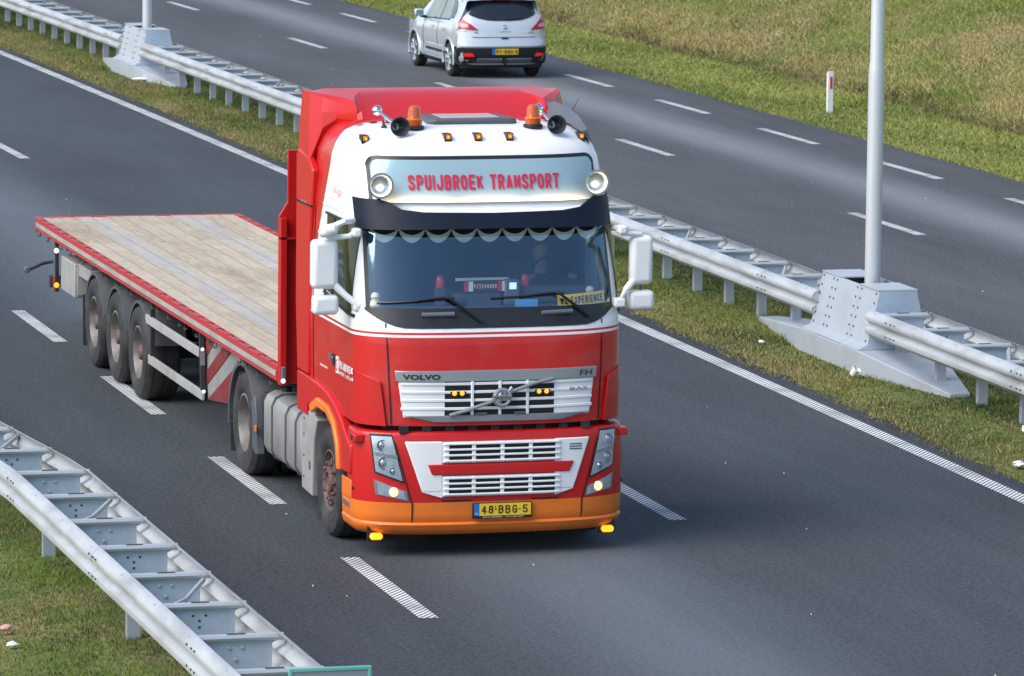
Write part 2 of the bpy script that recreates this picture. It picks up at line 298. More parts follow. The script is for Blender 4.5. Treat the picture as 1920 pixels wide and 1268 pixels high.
# asphalt --------------------------------------------------------------
def asphalt(name, bands, base):
    m = bpy.data.materials.new(name); m.use_nodes = True; t = m.node_tree; b = t.nodes['Principled BSDF']; L = t.links.new
    tc = t.nodes.new('ShaderNodeTexCoord'); sx = t.nodes.new('ShaderNodeSeparateXYZ'); L(tc.outputs['Object'], sx.inputs[0])
    def mt(op, a, bb=None, cc=None):
        n = t.nodes.new('ShaderNodeMath'); n.operation = op
        for i, v in enumerate((a, bb, cc)):
            if v is None: continue
            if isinstance(v, (int, float)): n.inputs[i].default_value = v
            else: L(v, n.inputs[i])
        return n.outputs[0]
    def nz(sc, st=(1, 1, 1), det=6, rough=.5):
        mp = t.nodes.new('ShaderNodeMapping'); mp.inputs['Scale'].default_value = st; L(tc.outputs['Object'], mp.inputs[0])
        q = t.nodes.new('ShaderNodeTexNoise'); q.inputs['Scale'].default_value = sc; q.inputs['Detail'].default_value = det; q.inputs['Roughness'].default_value = rough; L(mp.outputs[0], q.inputs['Vector']); return q.outputs[0]
    dy = mt('SUBTRACT', sx.outputs[1], 60.); xr = mt('SUBTRACT', sx.outputs[0], mt('MULTIPLY', mt('MULTIPLY', dy, dy), KC/2))
    wob = mt('ADD', xr, mt('MULTIPLY', mt('SUBTRACT', nz(.25, (1, .3, 1), 3), .5), .5))
    tot = None
    for x0, w, amt in bands:                                        # worn, polished wheel paths
        g = mt('DIVIDE', mt('SUBTRACT', wob, x0), w); g = mt('MULTIPLY', mt('EXPONENT', mt('MULTIPLY', mt('MULTIPLY', g, g), -1.)), amt)
        tot = g if tot is None else mt('ADD', tot, g)
    pat = mt('ADD', mt('MULTIPLY', mt('SUBTRACT', nz(.5, (1, .22, 1), 5), .5), .8), mt('MULTIPLY', mt('SUBTRACT', nz(3.2, (1, .12, 1), 4), .5), .5)); fine = mt('MULTIPLY', mt('SUBTRACT', nz(22, (1, .7, 1), 3, .7), .5), 2.4); grit = mt('MULTIPLY', mt('SUBTRACT', nz(75, (1, .8, 1), 2, .8), .5), 4.5)
    gain = mt('MAXIMUM', .25, mt('ADD', mt('ADD', mt('ADD', mt('ADD', 1., tot), pat), fine), grit))
    hue = t.nodes.new('ShaderNodeMix'); hue.data_type = 'RGBA'; hue.inputs[6].default_value = (base[0]*1.06, base[1]*.97, base[2]*1.02, 1); hue.inputs[7].default_value = (base[0]*.92, base[1]*1.02, base[2]*1.03, 1); L(nz(.7, (1, .4, 1), 4), hue.inputs[0])
    vm = t.nodes.new('ShaderNodeVectorMath'); vm.operation = 'SCALE'; L(hue.outputs[2], vm.inputs[0]); L(gain, vm.inputs[3]); L(vm.outputs[0], b.inputs['Base Color'])
    b.inputs['Roughness'].default_value = .82; b.inputs['Specular IOR Level'].default_value = .35
    bu = t.nodes.new('ShaderNodeBump'); bu.inputs['Strength'].default_value = .5; bu.inputs['Distance'].default_value = .008; L(nz(60, (1, 1, 1), 3, .7), bu.inputs['Height']); L(bu.outputs[0], b.inputs['Normal'])
    MATS[name] = m
asphalt('asphalt_near', [(12.2, 1.05, 1.25), (15.8, 1.1, .15), (17.85, .14, -.3), (8.5, .3, -.35)], (.0450, .0515, .0570))
asphalt('asphalt_far', [(26.0, .72, 1.5), (22.7, 1.0, .15), (28.6, .3, -.15)], (.0680, .0710, .0740))
def strip(name, x0, x1, z, mat, ymin=-110, ymax=199, step=3., jag=0.):
    mb = MB(); ys = np.arange(ymin, ymax+.01, step); rows = []
    for y in ys:
        j0 = jag*(random.random()-.5); j1 = jag*(random.random()-.5); rows.append([rp(x0+j0, y, z), rp((x0+x1)/2, y, z), rp(x1+j1, y, z)])
    mb.grid(rows); return struct(obj(name, mb, mat, smooth=0))
road_near = strip('near_carriageway', 8.42, 17.93, 0., 'asphalt_near', 20, 150, .3, .2)
road_far = strip('far_carriageway', 20.7, 28.68, 0., 'asphalt_far', 20, 150, .3, .22)
road_ext = strip('near_carriageway', 8.42, 17.93, -.004, 'asphalt_near'); strip('far_carriageway', 20.7, 28.68, -.004, 'asphalt_far')
# ribbed road markings ---------------------------------------------------
def clip_y(poly, y, keep_above):
    out = []
    for i in range(len(poly)):
        a, b = poly[i], poly[(i+1) % len(poly)]; ia = (a[1] >= y) == keep_above; ib = (b[1] >= y) == keep_above
        if ia: out.append(a)
        if ia != ib: k = (y-a[1])/(b[1]-a[1]); out.append((a[0]+(b[0]-a[0])*k, y))
    return out
def rib_mesh(name, L, w, pitch=.0815, fill=.63, skew=1.4):
    mb = MB(); n = int(round((L+w*skew)/pitch))+2                       # flat diagonal bars, clipped to the dash's rectangle
    for i in range(n):
        a = -L-w*skew+i*pitch; b = a+pitch*fill
        p = clip_y(clip_y([(-w/2, a), (w/2, a+w*skew), (w/2, b+w*skew), (-w/2, b)], -L, True) or [(0, 0)], 0, False)
        if len(p) > 2: mb.add([(x, y, .0045) for x, y in p], [tuple(range(len(p)))])
    me = mb.mesh(name, 0); me.materials.append(MATS['paint_line']); return me
dash_me = rib_mesh('lane_dash', 3., .165)
def dashes(xr, y0, period, parent, lo=24, hi=145):
    k = 0
    for s in range(-40, 40):
        y = y0+s*period
        if lo < y < hi:
            o = inst('lane_dash', dash_me, parent, rp(xr, y), (0, 0, -math.atan(KC*(y-1.5-60))))
dashes(10.46, 58.99-3+0, 6., road_near)
dashes(13.94, 48.36, 12., road_near)
dashes(24.45, 119.25, 12., road_far); dashes(27.51, 96.88, 6., road_far)
line_me = rib_mesh('edge_line_piece', 4., .2)
for parent, xr in ((road_near, 17.57), (road_far, 21.02)):
    for s in range(28):
        y = 28+4*s; inst('edge_line', line_me, parent, rp(xr, y+4), (0, 0, -math.atan(KC*(y+2-60))))
# ------------------------------------------------------------------ guard rails
WB = [(.0, .0), (.022, .012), (.03, .03), (.078, .055), (.083, .08), (.078, .105), (.03, .135), (.012, .155), (.03, .175), (.078, .205), (.083, .23), (.078, .255), (.05, .285), (.03, .3), (.0, .31)]
def beam_piece(fx, y0, y1, side, lift, z0=.45, n=4, cap=False):
    # corrugated beam running y0..y1; side=-1 bulges towards -x, +1 towards +x
    mb = MB(); rows = []
    prof = [(d, z) for d, z in WB]+[(d-.005, z) for d, z in reversed(WB)]
    for i in range(n+1):
        y = y0+(y1-y0)*i/n
        rows.append([(fx(y)+side*(d-.0415+lift), y, z0+z) for d, z in prof+[prof[0]]])
    mb.grid(rows)
    if cap: mb.add([(fx(y0)+side*(d-.0415+lift), y0+.004, z0+z) for d, z in WB]+[(fx(y0)+side*(-.045), y0+.004, z0+z) for d, z in reversed(WB)], [(i, i+1, 2*len(WB)-2-i, 2*len(WB)-1-i) for i in range(len(WB)-1)])
    return mb
def slots(fx, y, side, lift, z0=.45):
    mb = MB()
    for dy in (-.22, -.10, .06):
        for zz in (.075, .235):
            x = fx(y+dy)+side*(.083-.0415+lift); mb.box(x-.003, x+.004, y+dy-.018, y+dy+.018, z0+zz+.012, z0+zz+.026)
    return mb
def spacer_meshes(half):
    web = MB(); web.box(-half+.07, half-.07, -.004, .004, .44, .705)
    web.box(-half+.07, half-.07, -.05, .004, .432, .44)
    top = MB(); top.tube([(-half-.01, -.02, .72), (half+.01, -.02, .72)], .03, 8)
    for sx in (-1, 1): top.tube([(sx*(half-.02), -.02, .715), (sx*(half-.10), .03, .66), (sx*(half-.10), .03, .48)], .018, 6)
    slot = MB(); slot.box(-.07, .07, -.035, -.005, .7485, .7512)
    bolts = MB()
    for bx, bz in ((-.05, .64), (.05, .64), (.0, .55)): bolts.lathe([(0, .016), (.012, .014), (.016, .006), (.017, 0)], (bx, -.004, bz), 'y', 8, -1)
    holes = MB()
    for bx, bz in ((-.05, .64), (.05, .64), (.0, .6), (.0, .55)): holes.box(bx-.009, bx+.009, -.0075, -.003, bz-.009, bz+.009)
    r = []
    for n, mb, m in (('web', web, 'galv_skylit'), ('top_tube', top, 'galv'), ('slot', slot, 'bolt_dark'), ('bolts', bolts, 'galv'), ('bolt_holes', holes, 'bolt_dark')):
        me = mb.mesh(n); me.materials.append(MATS[m]); r.append((n, me))
    return r
pm = MB(); pm.prism([(-.055, -.035), (.055, -.035), (.055, -.02), (.02, -.012), (.02, .02), (.055, .03), (.055, .04), (-.055, .04), (-.055, .03), (-.035, .02), (-.035, -.012), (-.055, -.02)], 'z', -.3, .47)
post_me = pm.mesh('post'); post_me.materials.append(MATS['galv'])
def barrier(name, label, fx_l, fx_r, y0, y1, joint0, postgap=1, brace=3, phase=0., skip=()):
    t = thing(name, label, 'guard rail', (0, 0, 0), 'steel guard rails along the motorway')
    half = (fx_r(y0)-fx_l(y0))/2; parts = spacer_meshes(half)
    edges = [y0]+[joint0+4*i for i in range(-10, 40) if y0+.4 < joint0+4*i < y1-.4]+[y1]
    for side, fx in ((-1, fx_l), (1, fx_r)):
        for i, (a, b) in enumerate(zip(edges[:-1], edges[1:])):
            lift = .0035*(i % 2); o = obj('beam', beam_piece(fx, a-.0, b+.12*(i+2 < len(edges)), side, lift, n=max(1, int((b-a)/.8)), cap=(i == 0)), 'galv_beam', t, smooth=40)
            if i: struct(obj('bolts', slots(fx, a+.02, side, .004), 'bolt_dark', o, smooth=0), 'stuff')
    k = 0; y = y0+.25+phase
    while y < y1-.1:
        cx = (fx_l(y)+fx_r(y))/2
        if not any(a < y < b for a, b in skip):
            o = inst('spacer', parts[0][1], t, (cx, y, 0))
            for n, me in parts[1:]:
                if n == 'bolts' and k % 2: continue
                if n == 'bolt_holes' and not k % 2: continue
                q = inst(n, me, o)
                if n in ('bolts', 'bolt_holes'): q['kind'] = 'stuff'
            if k % postgap == 0: inst('post', post_me, t, (cx, y+.03, 0))
            if k % brace == 1:
                b = MB(); b.tube([(fx_l(y)+.06, y+.1, .66), (cx, y+.55, .66), (fx_r(y)-.05, y+1.3, .68)], .022, 6); obj('brace', b, 'galv', t)
        k += 1; y += 4/3
    return t
ML = lambda y: 18.875+bend(y); MR = lambda y: 19.53+bend(y)
HY1, HY2 = 55.35, 97.2
barrier('guard_rail', 'double steel guard rail on the median to the right of the near lamp post', ML, MR, 40.2, HY1-.95, 53.6, phase=.4)
barrier('guard_rail', 'long double steel guard rail on the median behind the truck, between both lamp posts', ML, MR, HY1+.95, HY2-.95, 62.3, phase=.1)
barrier('guard_rail', 'double steel guard rail on the median beyond the far lamp post, upper left corner', ML, MR, HY2+.95, 140, 103.4, phase=.1)
def flare(y): return -.10*max(0, y-45.0)
VL = lambda y: 7.49+flare(y); VR = lambda y: 8.19+flare(y)
barrier('guard_rail', 'nearest double steel guard rail on the grass verge, lower left corner', VL, VR, 28.5, 64, 40.6, postgap=3, brace=3, phase=.05)
# ------------------------------------------------------------------ lamp posts in steel housings
def housing(y, label):
    t = thing('post_housing', label, 'steel housing', (19.205+bend(y), y, 0), 'steel housings round the lamp posts')
    t.rotation_euler[2] = -math.atan(KC*(y-60))
    p = MB()                                                          # ramped plinth
    out = [(-.12, -3.1), (.12, -3.1), (.48, -1.05), (.48, 1.05), (.12, 3.75), (-.12, 3.75), (-.48, 1.05), (-.48, -1.05)]
    zt = [.10, .10, .31, .31, .10, .10, .31, .31]; n = len(out)
    p.add([(x, q, -.1) for x, q in out]+[(x, q, z) for (x, q), z in zip(out, zt)], [tuple(range(n))]+[(i, (i+1) % n, (i+1) % n+n, i+n) for i in range(n)]+[(8, 9, 10, 15), (10, 11, 14, 15), (11, 12, 13, 14)])
    obj('plinth', p, 'galv', t, smooth=0, bevel=.012)
    xb, xt, zb, ztop = .36, .225, .31, .975
    secs = [(-1.0, -.36), (-.36, .5), (.5, 1.0)]
    for s in (-1, 1):
        for i, (a, b) in enumerate(secs):
            m = MB(); o_ = .004 if i == 1 else 0
            m.add([(s*(.475+o_), a, .315+o_), (s*(.475+o_), b, .315+o_), (s*(xb+o_), b, .37), (s*(xb+o_), a, .37), (s*(xt+o_), b, ztop), (s*(xt+o_), a, ztop),
                   (s*.45, a, .315), (s*.45, b, .315), (s*(xb-.02), b, .37), (s*(xb-.02), a, .37), (s*(xt-.02), b, ztop), (s*(xt-.02), a, ztop)],
                  [(0, 1, 2, 3), (3, 2, 4, 5), (6, 9, 8, 7), (9, 11, 10, 8), (5, 4, 10, 11), (0, 3, 9, 6), (3, 5, 11, 9), (1, 7, 8, 2), (2, 8, 10, 4), (0, 6, 7, 1)])
            q = obj('side_panel', m, 'galv', t, smooth=0)
            bt = MB()
            for edge in (a+.07, b-.07):
                for kk in range(6):
                    f = .06+.88*kk/5; z = .37+(ztop-.37)*f; x = s*(xb+(xt-xb)*f+o_); bt.box(x-.006, x+.006, edge-.012, edge+.012, z-.012, z+.012)
            struct(obj('bolts', bt, 'bolt_dark', q, smooth=0), 'stuff')
    for q in (-1.0, 1.0):
        m = MB(); m.prism([(-.47, .315), (.47, .315), (.36, .37), (.22, ztop-.002), (-.22, ztop-.002), (-.36, .37)], 'y', q-.012, q+.012); obj('end_panel', m, 'galv_skylit', t, smooth=0)
    m = MB(); m.box(-.235, .235, -1.01, -.34, ztop, ztop+.014); obj('top_plate', m, 'galv', t, smooth=0)
    m = MB(); m.box(-.235, .235, .32, 1.01, ztop, ztop+.014); obj('top_plate', m, 'galv', t, smooth=0)
    m = MB(); m.box(-.21, .21, -.32, .31, .6, .61); obj('inner_floor', m, 'dark', t, smooth=0)
    return t
def lamp_post(y, label):
    t = thing('lamp_post', label, 'lamp post', (19.205+bend(y)+.02, y, 0), 'lamp posts on the median')
    m = MB(); m.lathe([(-.2, .092), (3.35, .092), (3.42, .088), (3.5, .079), (9.9, .06), (9.9, 0)], (0, 0, 0), 'z', 28); obj('pole', m, 'lamp_pole', t)
    m = MB(); m.lathe([(.3, .115), (.62, .115), (.64, .093)], (0, 0, 0), 'z', 24); obj('collar', m, 'lamp_pole', t)
    for s in (-1, 1):
        m = MB(); m.tube([(0, 0, 9.85), (s*.5, 0, 10.05), (s*1.6, 0, 10.2)], [.045, .04, .03], 10); a = obj('arm', m, 'lamp_pole', t)
        m = MB(); m.prism([(-.12, -.4), (.12, -.4), (.17, .1), (.1, .4), (-.1, .4), (-.17, .1)], 'z', 10.17, 10.28)
        m.v = [(s*(1.9+y_), x_, z_) for x_, y_, z_ in m.v]; obj('lantern', m, 'grey_plastic', t, bevel=.03)
    return t
housing(HY1, 'riveted grey steel housing at the foot of the near lamp post, right of the truck')
housing(HY2, 'riveted grey steel housing at the foot of the far lamp post, upper left')
lamp_post(HY1-.05, 'tall galvanised lamp post rising from the median right of the truck')
lamp_post(HY2+.1, 'tall galvanised lamp post on the median at the upper left, its top cut off')
# ------------------------------------------------------------------ verge marker post, sign, litter
t = thing('marker_post', 'white roadside marker post with a red reflector on the far grass verge', 'marker post', rp(29.72, 87.6, 0))
m = MB(); m.prism([(-.06, -.03), (.06, -.03), (.06, .035), (-.06, .035)], 'z', -.2, .72)
m.v[4:8] = [(x, y, z+(.05 if y < 0 else 0)) for x, y, z in m.v[4:8]]; obj('body', m, 'post_white', t, bevel=.012)
m = MB(); m.box(-.012, .032, -.036, -.031, .45, .67); obj('reflector', m, 'red_plastic', t, smooth=0)
t = thing('distance_sign', 'small grey sign with teal rim seen from behind at the bottom edge', 'sign', (7.82, 33.6, 0))
m = MB(); m.box(-.27, .27, -.004, .004, .52, 1.09); obj('panel', m, 'sign_back', t, smooth=0)
m = MB()
for b in ((-.29, -.265, .5, 1.11), (.265, .29, .5, 1.11), (-.265, .265, 1.085, 1.11), (-.265, .265, .5, .525)): m.box(b[0], b[1], -.014, .014, b[2], b[3])
obj('rim', m, 'teal', t, smooth=0, bevel=.004)
m = MB(); m.box(-.02, .02, -.03, -.006, -.2, 1.0); obj('post', m, 'galv', t, bevel=.004)
def lump(name, label, loc, size, mat, seed, cat='litter'):
    bm = bmesh.new(); bmesh.ops.create_icosphere(bm, subdivisions=2, radius=1)
    for v in bm.verts:
        k = 1+.55*mnoise.noise(v.co*1.7+Vector((seed*3.1, seed, 0))); v.co = Vector((v.co.x*size[0]*k, v.co.y*size[1]*k, v.co.z*size[2]*k+size[2]*.6))
    me = bpy.data.meshes.new(name); bm.to_mesh(me); bm.free(); me.materials.append(MATS[mat]); o = bpy.data.objects.new(name, me); C.objects.link(o); o.location = loc; tag(o, label, cat); return o
def gz_at(xr, Y): return float(ground_z(np.array([xr]), np.array([Y]))[0])
t = thing('paper_cup', 'crushed white paper cup in the grass against the near steel housing', 'cup', rp(18.56, 54.0, gz_at(18.5, 54.)+.05))
m = MB(); m.lathe([(0, .0), (0, .035), (.09, .05), (.093, .047), (.02, .032)], (0, 0, 0), 'z', 14); o = obj('cup_body', m, 'litter_white', t); o.rotation_euler = (.5, .5, 0)
m = MB(); m.lathe([(.088, .051), (.088, .055), (.096, .055), (.096, .049)], (0, 0, 0), 'z', 14); o = obj('cup_rim', m, 'litter_white', t); o.rotation_euler = (.5, .5, 0)
lump('litter', 'white crumpled paper on the median grass at the right edge', rp(18.15, 47.6, .05), (.06, .07, .03), 'litter_white', 1)
lump('litter', 'small white scrap on the grass in front of the far steel housing', rp(18.75, 95.6, .09), (.14, .10, .03), 'litter_white', 2)
lump('litter', 'white scrap on the median grass left of the near housing', rp(18.45, 57.0, .06), (.035, .045, .02), 'litter_white', 3)
lump('stone', 'pale pinkish stone on the grass in the lower left corner', (6.85, 40.9, -.08), (.05, .035, .025), 'litter_white', 4, 'stone')
lump('stone', 'brownish broken brick on the grass in the lower left corner', (6.9, 41.5, -.06), (.05, .05, .03), 'litter_brick', 5, 'stone')
lump('litter', 'bright blue plastic scrap on the embankment at the top edge', rp(37.0, 111.6, gz_at(37, 111.6)+.04), (.22, .12, .06), 'litter_blue', 6)
lump('litter', 'white plastic scrap on the far verge right of the silver car', rp(31.9, 112.2, gz_at(31.9, 112.2)+.06), (.14, .12, .08), 'litter_white', 7)
lump('litter', 'white scrap at the asphalt edge below the median rail, far right', rp(19.0, 49.6, .08), (.06, .06, .05), 'litter_white', 8)
m = MB()
for i in range(40):
    xr, Y = (random.uniform(9, 17.3), random.uniform(36, 75)) if i < 26 else (random.uniform(21.3, 28.3), random.uniform(60, 110))
    a = random.random()*3; s = random.uniform(.006, .016); x, y, _ = rp(xr, Y); ca, sa = math.cos(a), math.sin(a)
    m.add([(x+ca*s, y+sa*s, .005), (x-sa*s*.6, y+ca*s*.6, .005), (x-ca*s, y-sa*s, .005), (x+sa*s*.5, y-ca*s*.5, .005), (x, y, .016)], [(0, 1, 4), (1, 2, 4), (2, 3, 4), (3, 0, 4)])
struct(obj('road_grit', m, 'litter_white', smooth=0), 'stuff'); bpy.data.objects['road_grit']['label'] = 'scattered pale grit and flecks on the asphalt'; bpy.data.objects['road_grit']['category'] = 'grit'
# ------------------------------------------------------------------ grass
def project(P):
    V = P-np.array([0, 0, CH]); w = V@np.array(FW); return .5+(CF/1920)*(V@np.array(RT))/w, (CF/1920)*(V@np.array(UP))/w
def grass(name, label, x0, x1, y0, y1, dens, hfun, cfun, wid, margin=.10, lean=.55):
    n = int((x1-x0)*(y1-y0)*dens); xr = rng.uniform(x0, x1, n); Y = rng.uniform(y0, y1, n)
    keep = rng.random(n) < .35+.9*fbm(xr*2.2, Y*1.6, 21); xr, Y = xr[keep], Y[keep]
    X = xr+KC/2*(Y-60)**2; Z = ground_z(xr, Y); u, v = project(np.stack([X, Y, Z], -1))
    k = (u > -margin) & (u < 1+margin) & (np.abs(v) < .33+margin*.7); xr, Y, X, Z = xr[k], Y[k], X[k], Z[k]
    d = np.abs(xr-19.205)                                                   # keep clear of the housings' plinths
    k = np.ones(len(xr), bool)
    for hy in (HY1, HY2): k &= ~((d < np.interp(Y-hy, [-3.1, -1.05, 1.05, 3.75], [.14, .5, .5, .14])) & (Y > hy-3.15) & (Y < hy+3.8))
    xr, Y, X, Z = xr[k], Y[k], X[k], Z[k]; n = len(xr)
    h = hfun(xr, Y)*rng.uniform(.5, 1.35, n)*(1+1.3*(vnoise(xr*5., Y*4., 91) > .86)); a = rng.uniform(0, 2*np.pi, n); w = wid*rng.uniform(.6, 1.3, n); la = rng.uniform(0, 2*np.pi, n); ll = h*lean*rng.uniform(.1, 1.6, n)
    dx, dy = np.cos(a)*w, np.sin(a)*w; lx, ly = np.cos(la)*ll, np.sin(la)*ll
    V = np.empty((n, 5, 3)); V[:, 0] = np.stack([X-dx, Y-dy, Z-.01], -1); V[:, 1] = np.stack([X+dx, Y+dy, Z-.01], -1)
    V[:, 2] = np.stack([X+dx*.7+lx*.35, Y+dy*.7+ly*.35, Z+h*.6], -1); V[:, 3] = np.stack([X-dx*.7+lx*.35, Y-dy*.7+ly*.35, Z+h*.6], -1); V[:, 4] = np.stack([X+lx, Y+ly, Z+h], -1)
    me = bpy.data.meshes.new(name); me.vertices.add(n*5); me.vertices.foreach_set('co', V.ravel())
    idx = np.arange(n)[:, None]*5; loops = np.concatenate([idx+np.array([0, 1, 2, 3]), idx+np.array([3, 2, 4])], 1).ravel()
    me.loops.add(n*7); me.loops.foreach_set('vertex_index', loops.astype(np.int32)); me.polygons.add(n*2)
    st = (np.arange(n)[:, None]*7+np.array([0, 4])).ravel(); me.polygons.foreach_set('loop_start', st.astype(np.int32))
    me.update(calc_edges=True)
    col = cfun(xr, Y, n); c4 = np.ones((n, 5, 4)); c4[:, :, :3] = col[:, None, :]
    at = me.color_attributes.new('tint', 'FLOAT_COLOR', 'POINT'); at.data.foreach_set('color', c4.ravel())
    me.materials.append(MATS['grass_blade']); o = bpy.data.objects.new(name, me); C.objects.link(o); o['kind'] = 'stuff'; o['label'] = label; o['category'] = 'grass'; return o
gm = bpy.data.materials.new('grass_blade'); gm.use_nodes = True; gt = gm.node_tree; gb = gt.nodes['Principled BSDF']; ga = gt.nodes.new('ShaderNodeAttribute'); ga.attribute_name = 'tint'
gt.links.new(ga.outputs['Color'], gb.inputs['Base Color']); gb.inputs['Roughness'].default_value = .6; gb.inputs['Specular IOR Level'].default_value = .25
MATS['grass_blade'] = gm
G1 = np.array([.10, .17, .022]); G2 = np.array([.20, .245, .04]); ST = np.array([.46, .37, .17]); BR = np.array([.22, .15, .07]); DK = np.array([.04, .065, .016])
def tint(mixs, n):
    c = mixs*rng.uniform(.85, 1.18, (n, 1)); return c*rng.uniform(.95, 1.05, (n, 3))
def lerp(a, b, t): return a*(1-t[:, None])+b*t[:, None]
def sm(x, a, b): return np.clip((x-a)/(b-a), 0, 1)
def col_median(xr, Y, n):
    g = sm(fbm(xr*1.1, Y*.45, 31), .35, .65); c = lerp(np.tile(np.array([.072, .115, .018]), (n, 1)), np.tile(np.array([.15, .175, .035]), (n, 1)), g); c = lerp(c, np.tile(DK, (n, 1)), sm(fbm(xr*.8, Y*.3, 36), .55, .72)*.8)
    edge = np.maximum(sm(18.75-xr, 0, .6), sm(fbm(xr*.9, Y*.35, 37), .5, .75)); st = (rng.random(n) < edge*.5+.06); c[st] = lerp(np.tile(ST*.8, (n, 1)), np.tile(BR, (n, 1)), rng.random(n))[st]
    return tint(c, n)
def col_left(xr, Y, n):
    g = sm(fbm(xr*1.1, Y*.7, 41), .35, .65); c = lerp(np.tile(np.array([.075, .135, .018]), (n, 1)), np.tile(np.array([.15, .205, .034]), (n, 1)), g); c = lerp(c, np.tile(DK, (n, 1)), sm(fbm(xr*1.6, Y*.9, 46), .56, .74)*.8)
    st = rng.random(n) < .04+.7*sm(fbm(xr*1.2, Y*.8, 43), .54, .78); c[st] = lerp(np.tile(ST*.7, (n, 1)), np.tile(BR, (n, 1)), rng.random(n))[st]
    return tint(c, n)
def col_far(xr, Y, n):
    g = sm(fbm(xr*.6, Y*.25, 51), .3, .7); c = lerp(np.tile(np.array([.15, .20, .034]), (n, 1)), np.tile(np.array([.28, .31, .07]), (n, 1)), g)
    ditch = np.exp(-((xr-33.6+.5*(fbm(Y*.15, xr*0+3, 77)-.5))/1.0)**2); patch = sm(fbm(xr*.42, Y*.16, 53), .46, .58)*sm(xr, 33, 35); prob = .12+.66*ditch*sm(fbm(xr*.4, Y*.22, 57), .25, .42)+.72*patch
    st = rng.random(n) < prob; c[st] = lerp(np.tile(ST, (n, 1)), np.tile(BR*1.4, (n, 1)), rng.random(n)**2)[st]
    dk = (rng.random(n) < .75*np.exp(-((xr-32.85+.4*(fbm(Y*.5, xr*0, 81)-.5))/.28)**2)); c[dk] = BR*.55  # shade of the ditch crease painted into the blades as dark brown
    return tint(c, n)
grass('median_grass', 'rough green and straw-coloured grass on the median strip under the guard rail', 17.80, 20.75, 40, 128, 1900, lambda x, y: .012+.07*fbm(x*1.5, y*.8, 3)**1.8, col_median, .0045, lean=1.1)
grass('verge_grass', 'green grass on the near verge in the lower left corner', 2.5, 8.44, 27, 62, 2600, lambda x, y: .012+.06*fbm(x*1.4, y*1.4, 4)**1.8, col_left, .0034, lean=1.1)
grass('far_verge_grass', 'green grass verge and straw-streaked embankment beyond the far carriageway', 28.6, 50, 62, 150, 900, lambda x, y: np.where(x < 29.4, .05, .02+.075*fbm(x*.6, y*.3, 6)*(1+.7*np.exp(-((x-33.4)/1.6)**2))), col_far, .0062, lean=1.6)
# ------------------------------------------------------------------ wheels (axis along x, outer face towards -x at x=0)
def wheel(parent, loc, side, width=.31, r=.51, style='front', name='wheel'):
    w = thing_part(name, parent, loc)
    tyre = MB(); sh = .035
    tyre.lathe([(.03, .285), (.01, .30), (-.012, .36), (-.015, .42), (.0, .475), (sh, .502), (.05, .51), (width/2, .512), (width-.05, .51), (width-sh, .502), (width, .475), (width+.01, .4), (width-.02, .29)], (0, 0, 0), 'x', 48)
    for gx in (.25, .5, .75): pass
    t = obj('tyre', tyre, 'rubber', w)
    gr = MB()
    for gx in (.22, .5, .78): gr.lathe([(width*gx-.006, .513), (width*gx, .516), (width*gx+.006, .513)], (0, 0, 0), 'x', 48)
    obj('tread_grooves', gr, 'dark', t, smooth=0)['kind'] = 'stuff'
    rim = MB(); hub = MB(); nuts = MB()
    if style == 'front':
        rim.lathe([(.03, .288), (.012, .292), (.008, .275), (.03, .262), (.06, .25), (.055, .22), (.03, .2), (.022, .15), (.022, .0)], (0, 0, 0), 'x', 40)
        hub.lathe([(.022, .125), (.0, .122), (-.012, .11), (-.014, .085), (.01, .075), (.012, .05), (-.004, .045), (-.006, 0)], (0, 0, 0), 'x', 28)
        rb = .168; nx = .02
    elif style == 'drive':
        rim.lathe([(.03, .288), (.012, .292), (.008, .275), (.04, .262), (.12, .255), (.17, .24), (.185, .2), (.19, .0)], (0, 0, 0), 'x', 40)
        hub.lathe([(.19, .13), (.1, .12), (.07, .1), (.065, 0)], (0, 0, 0), 'x', 28); rb = .168; nx = .185
    else:
        rim.lathe([(.03, .288), (.012, .292), (.008, .275), (.04, .262), (.09, .255), (.12, .24), (.13, .2), (.13, .0)], (0, 0, 0), 'x', 40)
        hub.lathe([(.13, .105), (.09, .1), (.05, .085), (.03, .08), (.02, .07), (.015, .03), (.012, 0)], (0, 0, 0), 'x', 24); rb = .168; nx = .125
    for k in range(10):
        a = 2*math.pi*k/10; nuts.lathe([(nx, .02), (nx-.03, .018), (nx-.035, .01), (nx-.035, 0)], (0, rb*math.cos(a), rb*math.sin(a)), 'x', 6)
    ho = MB()
    for k in range(8):
        a = 2*math.pi*(k+.5)/8; ho.lathe([(nx-.002, .026), (nx-.004, 0)], (0, .222*math.cos(a), .222*math.sin(a)), 'x', 10)
    ro = obj('rim', rim, 'rim_dirty' if style != 'front' else 'hub_rim', w)
    obj('hub', hub, 'hub_red', w); o = obj('wheel_nuts', nuts, 'hub_red' if style != 'drive' else 'rim_dirty', ro, smooth=30); o['kind'] = 'stuff'
    o = obj('hand_holes', ho, 'dark', ro, smooth=0); o['kind'] = 'stuff'
    if side > 0: w.rotation_euler[2] = math.pi
    return w
def thing_part(name, parent, loc):
    o = bpy.data.objects.new(name, None); C.objects.link(o); o.parent = parent; o.location = loc; o.empty_display_size = .1; return o
M('hub_rim', (.13, .09, .085), .65, metal=.2, var=.2, dirt=(.1, .085, .08), dirtamt=.6, vscale=14)
